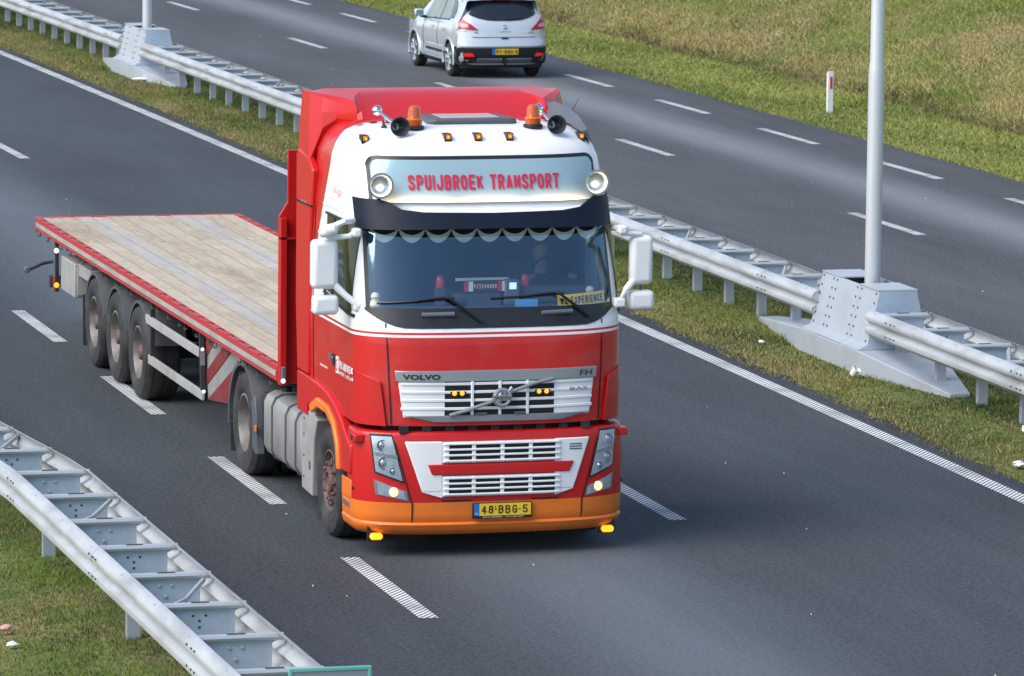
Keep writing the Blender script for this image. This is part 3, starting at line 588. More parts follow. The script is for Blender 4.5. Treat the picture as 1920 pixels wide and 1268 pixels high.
# ------------------------------------------------------------------ tractor unit ; local frame: x to the viewer's right, y backwards from the grille, z up
TX, TY = 11.70, 43.80
T = thing('tractor_truck', 'red and white truck tractor with orange bumper skirt and lit sign above the windscreen', 'truck', (TX+.03, TY, 0))
zf = [1.0, 1.19, 1.6, 2.03, 2.2, 2.95, 3.12, 3.5, 3.6, 3.66, 3.71, 3.745, 3.77, 3.785, 3.795]
ff = [.03, .02, .02, .05, .11, .36, .44, .58, .64, .70, .78, .87, .98, 1.12, 1.35]
wf = [1.235, 1.235, 1.24, 1.245, 1.245, 1.225, 1.215, 1.175, 1.14, 1.10, 1.05, .99, .92, .84, .7]
NE = 3.3
def cab_y(x, z):
    f = np.interp(z, zf, ff); w = np.interp(z, zf, wf); s = min(1, abs(x)/w); return float(f+.5*(1-math.sqrt(max(0, 1-s**NE))))
def side_x(y, z):
    f = np.interp(z, zf, ff); w = np.interp(z, zf, wf); q = min(1, max(0, (f+.5-y)/.5)); return -float(w*(1-q*q)**(1/NE)) if q < 1 else 0.
SX = [0, .14, .28, .42, .54, .64, .72, .79, .85, .895, .92, .945, .965, .98, .99, .997, 1.0]
def cab_row(z, rear=2.18, ny=7):
    f = float(np.interp(z, zf, ff)); w = float(np.interp(z, zf, wf)); half = [(s*w, f+.5*(1-math.sqrt(max(0, 1-s**NE)))) for s in SX]
    yb = f+.5; half += [(w, yb+(rear-yb)*i/ny) for i in range(1, ny+1)]
    return [(-x, y, z) for x, y in reversed(half)]+[(x, y, z) for x, y in half[1:]]
ZR = [1.19, 1.3, 1.45, 1.6, 1.75, 1.9, 2.03, 2.09, 2.14, 2.22, 2.35, 2.5, 2.65, 2.8, 2.95, 3.03, 3.12, 3.25, 3.4, 3.5, 3.56, 3.6, 3.63, 3.66, 3.685, 3.71, 3.73, 3.745, 3.76, 3.77, 3.78, 3.785, 3.79, 3.795]
rows = [cab_row(z) for z in ZR]; NC = len(rows[0]); mid = (NC-1)//2; iw = SX.index(.895); ik = SX.index(.92)
body, ws, blk = MB(), MB(), MB()
for mb in (body, ws, blk): mb.v = [p for r in rows for p in r]
for i in range(len(ZR)-1):
    for k in range(NC-1):
        q = (i*NC+k, i*NC+k+1, (i+1)*NC+k+1, (i+1)*NC+k); a = min(abs(k-mid), abs(k+1-mid)); z0, z1 = ZR[i], ZR[i+1]
        if 2.22 <= z0 and z1 <= 2.95 and a < iw: ws.f.append(q)
        elif (2.22 <= z0 and z1 <= 2.95 and a < ik) or (2.95 <= z0 and z1 <= 3.03 and a < ik): blk.f.append(q)
        else: body.f.append(q)
top = (len(ZR)-1)*NC; body.f.append(tuple(top+k for k in range(NC)))
body.f.append(tuple([i*NC for i in range(len(ZR))]+[i*NC+NC-1 for i in reversed(range(len(ZR)))]))
# livery: white front and roof, red behind a sweeping curve and below the belt line
lv = bpy.data.materials.new('cab_livery'); lv.use_nodes = True; t = lv.node_tree; b = t.nodes['Principled BSDF']; L = t.links.new
tc = t.nodes.new('ShaderNodeTexCoord'); sx = t.nodes.new('ShaderNodeSeparateXYZ'); L(tc.outputs['Object'], sx.inputs[0])
def mth(t, op, a, bb=None, clamp=False):
    n = t.nodes.new('ShaderNodeMath'); n.operation = op; n.use_clamp = clamp
    for i, v in enumerate((a, bb)):
        if v is None: continue
        if isinstance(v, (int, float)): n.inputs[i].default_value = v
        else: t.links.new(v, n.inputs[i])
    return n.outputs[0]
mr = t.nodes.new('ShaderNodeMapRange'); mr.inputs[1].default_value = 2.0; mr.inputs[2].default_value = 4.0; L(sx.outputs[2], mr.inputs[0])
rp_ = t.nodes.new('ShaderNodeValToRGB'); pts = [(2.0, 2.13), (2.81, 1.86), (2.91, 1.80), (3.13, 1.70), (3.41, 1.62), (3.6, 1.60), (3.7, 1.62), (3.765, 1.55), (3.785, 1.5), (4.0, 1.5)]
els = rp_.color_ramp.elements
for i, (z, g) in enumerate(pts):
    e = els[i] if i < 2 else els.new(.5)
    e.position = (z-2)/2; e.color = (g/3, g/3, g/3, 1)
for i, (z, g) in enumerate(sorted(pts)): els[i].position = (z-2)/2; els[i].color = (g/3, g/3, g/3, 1)
L(mr.outputs[0], rp_.inputs[0])
inside = mth(t, 'MULTIPLY', mth(t, 'SUBTRACT', mth(t, 'MULTIPLY', rp_.outputs[0], 3.), sx.outputs[1]), 120., True)
above = mth(t, 'MULTIPLY', mth(t, 'SUBTRACT', sx.outputs[2], 2.022), 300., True)
st1 = mth(t, 'MULTIPLY', mth(t, 'MULTIPLY', mth(t, 'SUBTRACT', sx.outputs[2], 1.978), 300., True), mth(t, 'MULTIPLY', mth(t, 'SUBTRACT', 2.004, sx.outputs[2]), 300., True))
wm = mth(t, 'MULTIPLY', inside, mth(t, 'MAXIMUM', above, st1))
mx = t.nodes.new('ShaderNodeMix'); mx.data_type = 'RGBA'; mx.inputs[6].default_value = (*RED, 1); mx.inputs[7].default_value = (*WHITE, 1); L(wm, mx.inputs[0])
nz = t.nodes.new('ShaderNodeTexNoise'); nz.inputs['Scale'].default_value = 3; nz.inputs['Detail'].default_value = 8; L(tc.outputs['Object'], nz.inputs['Vector'])
r2 = t.nodes.new('ShaderNodeMapRange'); r2.inputs[1].default_value = .5; r2.inputs[2].default_value = .8; r2.inputs[4].default_value = .16; L(nz.outputs[0], r2.inputs[0])
m2 = t.nodes.new('ShaderNodeMix'); m2.data_type = 'RGBA'; m2.inputs[7].default_value = (.3, .25, .22, 1); L(r2.outputs[0], m2.inputs[0]); L(mx.outputs[2], m2.inputs[6]); L(m2.outputs[2], b.inputs['Base Color'])
b.inputs['Roughness'].default_value = .4; b.inputs['Coat Weight'].default_value = .38; b.inputs['Coat Roughness'].default_value = .05
MATS['cab_livery'] = lv
def clean(mb):
    used = sorted({i for f in mb.f for i in f}); mp = {o: n for n, o in enumerate(used)}; mb.v = [mb.v[i] for i in used]; mb.f = [tuple(mp[i] for i in f) for f in mb.f]; return mb
cab = obj('cab_body', clean(body), 'cab_livery', T, smooth=40)
obj('windscreen', clean(ws), 'windscreen_glass', T, smooth=60)
surround = obj('windscreen_surround', clean(blk), 'black_plastic', T, smooth=60)
rim = MB(); wsr = [(-1.12, 2.22), (1.12, 2.22), (1.1, 2.95), (-1.1, 2.95)]
rim.surfq([(-1.115, 2.205), (1.115, 2.205), (1.115, 2.232), (-1.115, 2.232)], cab_y, .008, -.01, 24, 1); obj('windscreen_seal', rim, 'black_plastic', T)
def band(xs, lo, hi, fn, off, back, nz=3):
    m = MB(); F_ = [[(x, fn(x, lo(x)+(hi(x)-lo(x))*j/nz)-off, lo(x)+(hi(x)-lo(x))*j/nz) for x in xs] for j in range(nz+1)]
    B_ = [[(p[0], p[1]+off-back, p[2]) for p in r] for r in (F_[-1], F_[0])]; m.grid(F_+B_+[F_[0]]); return m
bx_ = [-1.155, -1.15, -1.13, -1.1, -1.05, -1.0, -.92, -.84, -.7, -.5, -.25, 0, .25, .5, .7, .84, .92, 1.0, 1.05, 1.1, 1.13, 1.15, 1.155]
obj('lower_surround', band(bx_, lambda x: 2.06+.15*(max(0, abs(x)-.78)/.375)**2.2, lambda x: 2.232, cab_y, .007, -.02), 'black_plastic', T, smooth=60)
# cabin interior
m = MB(); m.box(-1.16, 1.16, .62, 2.1, 1.22, 1.26); m.box(-1.16, 1.16, 2.08, 2.12, 1.26, 3.4); m.box(-1.16, 1.16, .6, 2.1, 3.02, 3.06); m.box(-1.175, -1.15, .75, 2.1, 2.1, 3.05); m.box(1.15, 1.175, .75, 2.1, 2.1, 3.05); obj('cabin_lining', m, 'interior', T, smooth=0)['kind'] = 'stuff'
m = MB(); m.surfq([(-1.06, 2.10), (1.06, 2.10), (1.06, 2.2), (-1.06, 2.2)], lambda x, z: cab_y(x, 2.2)+.05, 0, -.42, 16, 1); obj('dashboard', m, 'interior', T, bevel=.02)
m = MB(); m.box(.35, 1.0, .55, .95, 2.2, 2.36); m.box(-.3, .3, .6, .95, 2.2, 2.31); obj('dash_hood', m, 'interior', T, bevel=.04)['kind'] = 'stuff'
for sx_ in (-.68, .68):
    m = MB(); m.box(sx_-.26, sx_+.26, 1.08, 1.6, 1.6, 1.82); m.box(sx_-.25, sx_+.25, 1.47, 1.62, 1.82, 2.5); m.box(sx_-.14, sx_+.14, 1.5, 1.6, 2.53, 2.72); obj('seat', m, 'interior', T, bevel=.05)
m = MB()
import mathutils
cw = Vector((.74, .86, 2.42)); tilt = mathutils.Matrix.Rotation(R(50), 3, 'X')
ring = [cw+tilt @ Vector((.21*math.cos(a), .21*math.sin(a), 0)) for a in np.linspace(0, 2*math.pi, 33)]; m.tube(ring, .016, 8, False)
for a in (R(200), R(340), R(90)): m.tube([cw+tilt @ Vector((0, 0, -.02)), cw+tilt @ Vector((.2*math.cos(a), .2*math.sin(a), 0))], .018, 6)
obj('steering_wheel', m, 'black_plastic', T)
# scalloped window valance
n_sc = 9; x0, x1 = -1.06, 1.06
for k in range(n_sc):
    xa, xb = x0+(x1-x0)*k/n_sc, x0+(x1-x0)*(k+1)/n_sc; m = MB(); md = MB(); R_ = []; D_ = []
    for i in range(15):
        x = xa+(xb-xa)*i/14; c = math.sin(math.pi*i/14)**.7; y = cab_y(x, 2.93)+.05
        D_.append((x, y, 2.905-.115*c)); R_.append((x, y, 2.905-.115*c+.022+.048*c))
    m.grid([R_, D_]); m.grid([[(p[0], p[1]+.006, p[2]) for p in R_], [(p[0], p[1]+.006, p[2]) for p in D_]]); md.grid([[(p[0], p[1]+.003, 2.99) for p in R_], [(p[0], p[1]+.003, p[2]) for p in R_]])
    o = obj('valance_scallop', m, 'curtain', T); obj('valance_cloth', md, 'curtain_dark', o)
m = MB()
for s in (-1, 1): m.grid([[(s*(1.07-.03*(i % 2)-.02*i), .62+.03*i, 2.22), (s*(1.07-.03*(i % 2)-.02*i), .62+.03*i, 2.95)] for i in range(5)])
struct(obj('side_curtain', m, 'interior', T), 'stuff')
# hood panel seams, grille
def strip_on(fn, pts, w, off=.007, mat='dark', name='panel_gap', parent=None, plane='front'):
    m = MB()
    for (a, b_) in zip(pts[:-1], pts[1:]):
        d = Vector((b_[0]-a[0], b_[1]-a[1])).normalized(); n_ = Vector((-d.y, d.x))*w/2
        m.surfq([(a[0]-n_.x, a[1]-n_.y), (b_[0]-n_.x, b_[1]-n_.y), (b_[0]+n_.x, b_[1]+n_.y), (a[0]+n_.x, a[1]+n_.y)], fn, off, -.004, max(2, int(abs(b_[0]-a[0])/.06)+1), 2, plane)
    return obj(name, m, mat, parent or T, smooth=0)
for s in (-1, 1): strip_on(cab_y, [(s*1.0, 2.10), (s*.985, 1.7), (s*.96, 1.2)], .011)
def cy3(x, z): return cab_y(x, z)
panel = MB(); panel.surfq([(-.86, 1.265), (.86, 1.265), (.915, 1.665), (-.915, 1.665)], cab_y, .012, -.01, 24, 2); gp = obj('grille_panel', panel, 'white_paint', T, bevel=.008)
m = MB(); m.surfq([(-.925, 1.588), (.925, 1.588), (.935, 1.685), (-.935, 1.685)], cab_y, .024, -.01, 24, 1); obj('grille_trim', m, 'grille_silver', T, bevel=.006)
m = MB(); m.surfq([(-.6, 1.225), (.6, 1.225), (.865, 1.285), (-.865, 1.285)], cab_y, .022, -.01, 24, 1); obj('grille_trim', m, 'grille_silver', T, bevel=.006)
m = MB(); m.surfq([(-.5, 1.285), (.51, 1.285), (.51, 1.588), (-.5, 1.588)], cab_y, .0145, -.01, 16, 1); obj('grille_opening', m, 'dark', T, smooth=0)
for i in range(4):
    z = 1.352+.074*i-.02
    m = MB(); m.surfq([(-.885, z), (.885, z), (.885, z+.027), (-.885, z+.027)], cab_y, .0185, .008, 28, 1); obj('slat', m, 'white_paint', gp, bevel=.008)
for x in (-.25, .005, .26):
    m = MB(); m.surfq([(x-.013, 1.285), (x+.013, 1.285), (x+.013, 1.588), (x-.013, 1.588)], cab_y, .028, .008, 2, 4); obj('divider', m, 'white_paint', gp, bevel=.004)
m = MB(); m.tube([(-.46, cab_y(.46, 1.3)-.04, 1.29), (-.3, cab_y(.3, 1.35)-.05, 1.335), (-.1, cab_y(.1, 1.4)-.05, 1.40), (.1, cab_y(0, 1.47)-.05, 1.49), (.3, cab_y(.3, 1.55)-.05, 1.56), (.49, cab_y(.5, 1.6)-.04, 1.6)], .017, 8); obj('emblem_bar', m, 'grille_silver', T)
e = MB(); e.lathe([(.0, .05), (-.015, .055), (-.02, .07), (-.015, .085), (0, .09)], (.01, -.055, 1.445), 'y', 36); e.tube([(.07, -.06, 1.505), (.10, -.06, 1.535)], [.012, .016], 8)
em = obj('emblem_ring', e, 'silver', T)
m = MB(); m.box(-.075, .095, -.085, -.065, 1.425, 1.465); o = obj('emblem_band', m, 'silver', em, smooth=0)
obj('lettering', text('VOLVO', lambda u, v: (u, -.0865, v), -.065, .085, 1.432, 1.458, .02), 'ink', em, smooth=0)['kind'] = 'stuff'
on = lambda off: (lambda u, v: (u, cab_y(u, v)-off, v))
obj('lettering', text('VOLVO', on(.027), -.875, -.54, 1.608, 1.656, .05, 1.05), 'ink', T, smooth=0)['kind'] = 'stuff'
obj('lettering', text('FH', on(.027), .755, .875, 1.612, 1.662, .01, 1.1, .01), 'ink', T, smooth=0)['kind'] = 'stuff'
obj('lettering', text('BAS', on(.03), .66, .83, 1.487, 1.512, .01, 1.05), 'grey_plastic', T, smooth=0)['kind'] = 'stuff'
for x in (-.38, .4):
    m = MB(); m.surfq([(x-.07, 1.468), (x+.07, 1.468), (x+.07, 1.502), (x-.07, 1.502)], cab_y, .03, .01, 2, 1); h = obj('strobe_lamp', m, 'black_plastic', T, bevel=.004)
    for d in (-.035, .035):
        m = MB(); m.lathe([(0, .022), (-.008, .018), (-.012, .008), (-.013, 0)], (x+d, cab_y(x, 1.485)-.03, 1.485), 'y', 12); obj('bulb', m, 'amber_lit', h)
for x in (-.17, .19):
    m = MB(); m.surfq([(x-.055, 1.288), (x+.055, 1.288), (x+.055, 1.308), (x-.055, 1.308)], cab_y, .03, .01, 2, 1); obj('small_badge', m, 'grey_plastic', T, smooth=0)
# black panel below the screen: vents, wiper mounts
for x in (-.5, .6):
    for k in range(5):
        m = MB(); m.surfq([(x-.14, 2.098+.014*k), (x+.14, 2.098+.014*k), (x+.14, 2.105+.014*k), (x-.14, 2.105+.014*k)], cab_y, .006, -.004, 4, 1); obj('vent_slat', m, 'dark', surround, smooth=0)
    m = MB(); m.tube([(x-.19, cab_y(x-.19, 2.185)-.012, 2.178), (x+.1, cab_y(x+.1, 2.185)-.02, 2.185)], .022, 10); obj('washer_ledge', m, 'grey_plastic', surround)
for (tip, el, pv) in (((-1.06, 2.275), (-.45, 2.325), (-.15, 2.12)), ((-.05, 2.315), (.57, 2.345), (.87, 2.135))):
    w = thing_part('wiper', T, (0, 0, 0)); P3 = lambda q, o: (q[0], cab_y(*q)-o, q[1])
    m = MB(); seg = [(tip[0]+(el[0]+.06-tip[0])*i/8, tip[1]+(el[1]-tip[1])*i/8) for i in range(9)]; m.tube([P3(q, .02) for q in seg], .011, 6); obj('blade', m, 'black_plastic', w)
    m = MB(); mid_ = ((tip[0]*.45+el[0]*.55), tip[1]*.45+el[1]*.55+.005); m.tube([P3(mid_, .045), P3((el[0]-.05, el[1]+.01), .05), P3((el[0]+.02, el[1]-.005), .05), P3(pv, .03)], [.009, .011, .013, .02], 6); obj('arm', m, 'black_plastic', w)
# corner air deflectors
for s in (-1, 1):
    m = MB(); m.surfq([(s*1.005, 1.185), (s*1.236, 1.185), (s*1.239, 1.66), (s*1.055, 1.585)], cab_y, .035, -.02, 12, 3); obj('corner_panel', m, 'red_paint', T, bevel=.008)
# ------------------------------------------------------------------ bumper
zb_ = [.20, .24, .30, .312, .324, .34, .49, .505, .8, 1.05, 1.12, 1.135, 1.14]
fb_ = [.10, .035, .0, .005, .02, .008, .0, .0, -.005, .0, .012, .03, .08]
wb_ = [1.19, 1.235, 1.25, 1.25, 1.24, 1.245, 1.25, 1.25, 1.25, 1.245, 1.24, 1.23, 1.2]
def bum_y(x, z):
    f = np.interp(z, zb_, fb_); w = np.interp(z, zb_, wb_); s = min(1, abs(x)/w); return float(f+.42*(1-math.sqrt(max(0, 1-s**3.6))))
def bum_row(z, rear):
    f = float(np.interp(z, zb_, fb_)); w = float(np.interp(z, zb_, wb_)); half = [(s*w, f+.42*(1-math.sqrt(max(0, 1-s**3.6)))) for s in SX]
    yb = f+.42; half += [(w, yb+(rear-yb)*i/3) for i in range(1, 4)]
    return [(-x, y, z) for x, y in reversed(half)]+[(x, y, z) for x, y in half[1:]]
m = MB(); m.grid([bum_row(z, .60) for z in (.505, .6, .75, .9, 1.05, 1.10, 1.12, 1.135, 1.14)]); m.grid([bum_row(1.14, .60), [(p[0]*.9, p[1]+.15, 1.14) for p in bum_row(1.14, .6)]]); bp = obj('bumper', m, 'red_paint', T, smooth=50)
m = MB(); m.grid([bum_row(z, .80) for z in (.20, .22, .24, .27, .30, .312, .324, .34, .4, .45, .49, .5035)]); sk = obj('bumper_skirt', m, 'orange_paint', T, smooth=50)
m = MB(); m.grid([bum_row(z, .70) for z in (.5, .62)]); 
for s in (-1, 1):
    m = MB(); m.box(s*1.252-.006, s*1.252+.006, .42, .78, .50, .66); obj('step_side', m, 'orange_paint', T, bevel=.005)
    m = MB(); m.box(s*1.245-.014, s*1.245+.014, .5, .76, .435, .455); m.box(s*1.245-.014, s*1.245+.014, .5, .74, .41, .425); struct(obj('step_tread', m, 'silver', T, smooth=0), 'stuff')
    strip_on(bum_y, [(s*.785, .205), (s*.785, .5)], .01)
    strip_on(bum_y, [(s*.96, 1.13), (s*.90, .9), (s*.79, .5)], .01)
    m = MB(); m.box(min(s*1.18, s*1.27), max(s*1.18, s*1.27), .24, .40, 1.03, 1.10); q = obj('corner_block', m, 'red_paint', T, bevel=.01)
    m = MB(); m.box(min(s*1.27, s*1.274), max(s*1.27, s*1.274), .32, .39, 1.04, 1.09); obj('reflector', m, 'ink', q, smooth=0)
    m = MB(); m.lathe([(0, .016), (-.004, .016), (-.004, 0)], (s*1.252, .38, .6), 'x', 10, s*-1); obj('plug_hole', m, 'dark', T, smooth=0)
m = MB(); m.surfq([(-1.0, 1.115), (1.0, 1.115), (1.0, 1.215), (-1.0, 1.215)], lambda x, z: cab_y(x, 1.3)+.09, 0, -.1, 20, 1); obj('bonnet_gap', m, 'dark', T, smooth=0)
m = MB(); 
for i in range(9): x = -.85+.21*i; m.box(x-.05, x+.03, .06+.2*0, .09, 1.13, 1.19)
struct(obj('bonnet_latches', m, 'chassis', T, smooth=0), 'stuff')
# lower grille: white U-shaped surround, two slatted openings, red bar
for s in (-1, 1):
    m = MB(); m.surfq([(s*.70, .60), (s*.52, .60), (s*.52, 1.055), (s*.855, 1.055)] if s > 0 else [(-.70, .60), (-.52, .60), (-.52, 1.055), (-.855, 1.055)], bum_y, .014, -.01, 10, 6); gs = obj('grille_surround', m, 'white_paint', T, bevel=.01)
    m = MB(); m.surfq([(s*.535, .55), (s*.52, .55), (s*.52, .6), (s*.70, .6)], bum_y, .014, -.01, 8, 2); obj('surround_corner', m, 'white_paint', gs)
m = MB(); m.surfq([(-.615, .755), (.655, .755), (.70, .85), (-.655, .85)], bum_y, .028, -.01, 24, 2); obj('grille_bar', m, 'red_paint', T, bevel=.01)
for (z0, z1) in ((.862, 1.05), (.56, .742)):
    m = MB(); m.surfq([(-.522, z0), (.575, z0), (.575, z1), (-.522, z1)], bum_y, .012, -.01, 16, 1); lg = obj('lower_grille', m, 'white_paint', T)
    m = MB(); m.surfq([(-.46, z0+.018), (.52, z0+.018), (.52, z1-.018), (-.46, z1-.018)], bum_y, .0145, -.005, 16, 1); obj('grille_opening', m, 'dark', lg, smooth=0)
    hgt = (z1-z0-.036)/3
    for i in range(4):
        z = z0+.018+hgt*i
        m = MB(); m.surfq([(-.51, z-.009), (.565, z-.009), (.565, z+.009), (-.51, z+.009)], bum_y, .034, .006, 20, 1); obj('slat', m, 'white_paint', lg, bevel=.005)
    for x in (-.235, .028, .29):
        m = MB(); m.surfq([(x-.018, z0), (x+.018, z0), (x+.018, z1), (x-.018, z1)], bum_y, .028, .006, 2, 3); obj('divider', m, 'white_paint', lg, bevel=.005)
for k in range(3):
    m = MB(); z = .952+.022*k; m.surfq([(.655, z), (.775, z), (.775, z+.008), (.655, z+.008)], bum_y, .018, .005, 4, 1); obj('badge_bar', m, 'ink', T, smooth=0)
# headlights and fog lamps
def quad_in(c, k):
    cx = sum(p[0] for p in c)/4; cz = sum(p[1] for p in c)/4; return [(cx+(p[0]-cx)*k, cz+(p[1]-cz)*k) for p in c]
for s in (-1, 1):
    c = [(s*1.10, .775), (s*.865, .69), (s*.965, 1.105), (s*1.135, 1.105)]
    m = MB(); m.surfq(quad_in(c, 1.06), bum_y, .006, -.01, 8, 6); hl = obj('headlight', m, 'black_plastic', T)
    m = MB(); m.surfq(quad_in(c, .96), bum_y, .009, -.01, 8, 6); obj('reflector', m, 'lamp_chrome', hl)
    m = MB(); m.surfq([(s*1.10, .935), (s*.915, .905), (s*.92, .93), (s*1.105, .96)], bum_y, .02, 0, 6, 1); obj('bezel', m, 'silver', hl)
    for (x, z, r) in ((1.03, .86, .055), (1.045, 1.02, .05), (.955, .79, .032)):
        y = bum_y(x, z); m = MB(); m.lathe([(0, r), (-.016, r), (-.016, r*.86), (-.004, r*.74)], (s*x, y, z), 'y', 24); obj('lamp_ring', m, 'silver', hl)
        m = MB(); m.lathe([(-.002, r*.75), (-.015, r*.6), (-.024, r*.3), (-.027, 0)], (s*x, y, z), 'y', 20); obj('lamp_lens', m, 'headlamp_lens', hl)
    m = MB(); m.surfq(quad_in(c, 1.0), bum_y, .034, .030, 8, 6); obj('lens_cover', m, 'lens_glass', hl)
    c = [(s*1.085, .575), (s*.83, .525), (s*.845, .605), (s*1.10, .70)]
    m = MB(); m.surfq(quad_in(c, 1.08), bum_y, .006, -.01, 8, 3); fl = obj('fog_lamp', m, 'silver', T)
    m = MB(); m.surfq(quad_in(c, .9), bum_y, .010, -.01, 8, 3); obj('reflector', m, 'lamp_chrome', fl)
    x, z = .945, .60; y = bum_y(x, z); m = MB(); m.lathe([(0, .042), (-.012, .037), (-.02, .02), (-.022, 0)], (s*x, y-.01, z), 'y', 18); obj('bulb', m, 'warm_lit', fl)
    m = MB(); m.surfq(quad_in(c, 1.0), bum_y, .036, .033, 8, 3); obj('lens_cover', m, 'lens_glass', fl)
    m = MB(); m.prism([(-.06, 0), (-.045, -.03), (.045, -.03), (.06, 0), (.045, .03), (-.045, .03)], 'y', .17, .22); m.v = [(x_+s*1.075, y_, z_+.185) for x_, y_, z_ in m.v]; a = obj('amber_lamp', m, 'amber_led', T, bevel=.012)
    m = MB(); m.box(s*1.075-.075, s*1.075+.075, .22, .25, .14, .30); obj('bracket', m, 'black_plastic', a, smooth=0)
m = MB(); m.box(-1.0, 1.0, .28, .6, .16, .3); obj('underrun_beam', m, 'chassis', T, bevel=.02)
# number plate
m = MB(); m.box(-.245, .305, -.03, -.012, .352, .495); npf = obj('number_plate', m, 'black_plastic', T, bevel=.004)
m = MB(); m.box(-.232, -.183, -.0335, -.028, .378, .488); obj('blue_band', m, 'blue_band', npf, smooth=0)
m = MB(); m.box(-.183, .293, -.0335, -.028, .378, .488); obj('yellow_field', m, 'yellow_plate', npf, smooth=0)
pf = lambda u, v: (u, -.0355, v)
for s_, a_, b_, z0, z1 in (('48', -.165, -.055, .397, .470), ('1', -.042, -.028, .436, .468), ('-', -.05, -.02, .428, .435), ('BBG', -.008, .165, .397, .470), ('-', .175, .2, .428, .436), ('5', .215, .262, .397, .470)):
    obj('character', stext(s_, pf, a_, b_, z0, z1, .16 if s_ not in '-1' else (.9 if s_ == '-' else .2)), 'ink', npf, smooth=0)['kind'] = 'stuff'
obj('lettering', text('NL', pf, -.222, -.193, .39, .408), 'white_ink', npf, smooth=0)['kind'] = 'stuff'
obj('lettering', stext('SPUIJBROEK TRANSPORT', lambda u, v: (u, -.0315, v), -.15, .23, .359, .371, .18), 'white_ink', npf, smooth=0)['kind'] = 'stuff'
# dark gap lines above the plate
m = MB(); m.surfq([(-.52, .512), (-.25, .512), (-.25, .524), (-.52, .524)], bum_y, .003, -.004, 4, 1); obj('panel_gap', m, 'dark', T, smooth=0)
m = MB(); m.surfq([(.31, .512), (.56, .512), (.56, .524), (.31, .524)], bum_y, .003, -.004, 4, 1); obj('panel_gap', m, 'dark', T, smooth=0)
# ------------------------------------------------------------------ sun visor, light box, roof gear
def vis_pt(s, z, o=0.):
    f = np.interp(z, [2.93, 3.2], [.17, .31])+o; w = 1.185-o; return (s*w, float(f+.46*(1-math.sqrt(max(0, 1-abs(s)**3.2)))), z)
SV = [-1, -.995, -.985, -.965, -.94, -.9, -.85, -.79, -.7, -.55, -.35, -.15, 0, .15, .35, .55, .7, .79, .85, .9, .94, .965, .985, .995, 1]
vtop = lambda s: float(np.interp(abs(s), [0, .55, .76, .8, 1], [3.07, 3.08, 3.11, 3.18, 3.185]))
m = MB(); rs = []
for k in range(5): rs.append([vis_pt(s, 2.92+(vtop(s)-2.92)*k/4+(.018*(1-abs(s)**2) if k == 0 else 0)) for s in SV])
for k in (4, 0): rs.append([vis_pt(s, 2.92+(vtop(s)-2.92)*k/4+(.018*(1-abs(s)**2) if k == 0 else 0), .012) for s in SV])
rs.append(rs[0]); m.grid(rs); vz = obj('sun_visor', m, 'visor', T, smooth=50)
m = MB(); m.grid([[vis_pt(s, vtop(s)-.004, .004) for s in SV], [(s*1.16, cab_y(s*1.16, 3.1)+.03, 3.07+.04*abs(s)) for s in SV]]); obj('visor_top', m, 'white_paint', T)
LB = [(-.985, 3.135), (.985, 3.135), (1.03, 3.515), (-1.03, 3.515)]
def rnd(w, z0, z1, r):      # rounded-corner panel outline as lower / upper height over x
    def lo(x): d = max(0, abs(x)-(w-r)); return z0+r*.35-math.sqrt(max(0, (r*.35)**2*(1-(d/r)**2)))
    def hi(x): d = max(0, abs(x)-(w-r)); return z1-r+math.sqrt(max(0, r*r-d*d))
    xs = [-w*math.sin(math.pi/2*k/14) for k in range(14, 0, -1)]; xs = xs+[0]+[-q for q in reversed(xs)]; xs = sorted(set(xs+[s_*(w-r*q) for s_ in (-1, 1) for q in (0, .01, .05, .12, .25, .45, .7, 1)])); return xs, lo, hi
fr_ = obj('sign_frame', band(*rnd(1.06, 3.145, 3.55, .09), cab_y, .030, -.02, 4), 'black_plastic', T, smooth=50)
sg = bpy.data.materials.new('lit_panel'); sg.use_nodes = True; t = sg.node_tree; b = t.nodes['Principled BSDF']; L = t.links.new
tc = t.nodes.new('ShaderNodeTexCoord'); sx = t.nodes.new('ShaderNodeSeparateXYZ'); L(tc.outputs['Object'], sx.inputs[0])
b.inputs['Base Color'].default_value = (.30, .44, .50, 1); b.inputs['Roughness'].default_value = .2; b.inputs['Coat Weight'].default_value = .5
lo = mth(t, 'EXPONENT', mth(t, 'MULTIPLY', mth(t, 'SUBTRACT', sx.outputs[2], 3.155), -30.))          # three lamp tubes behind the lower edge of the backlit panel
tub = None
for x0, w in ((-.62, .3), (.02, .3), (.64, .28)):
    g = mth(t, 'DIVIDE', mth(t, 'SUBTRACT', sx.outputs[0], x0), w); g = mth(t, 'MULTIPLY', g, g); g = mth(t, 'EXPONENT', mth(t, 'MULTIPLY', mth(t, 'MULTIPLY', g, g), -1.)); tub = g if tub is None else mth(t, 'ADD', tub, g)
L(mth(t, 'MULTIPLY', mth(t, 'MULTIPLY', lo, tub), 1.5), b.inputs['Emission Strength']); b.inputs['Emission Color'].default_value = (1, .78, .42, 1); MATS['lit_panel'] = sg
lp = obj('light_box', band(*rnd(1.03, 3.15, 3.52, .07), cab_y, .036, .0, 6), 'lit_panel', T, smooth=50)
obj('lettering', stext('SPUIJBROEK TRANSPORT', on(.047), -.73, .67, 3.26, 3.392, .165, .24), 'red_ink', lp, smooth=0)['kind'] = 'stuff'
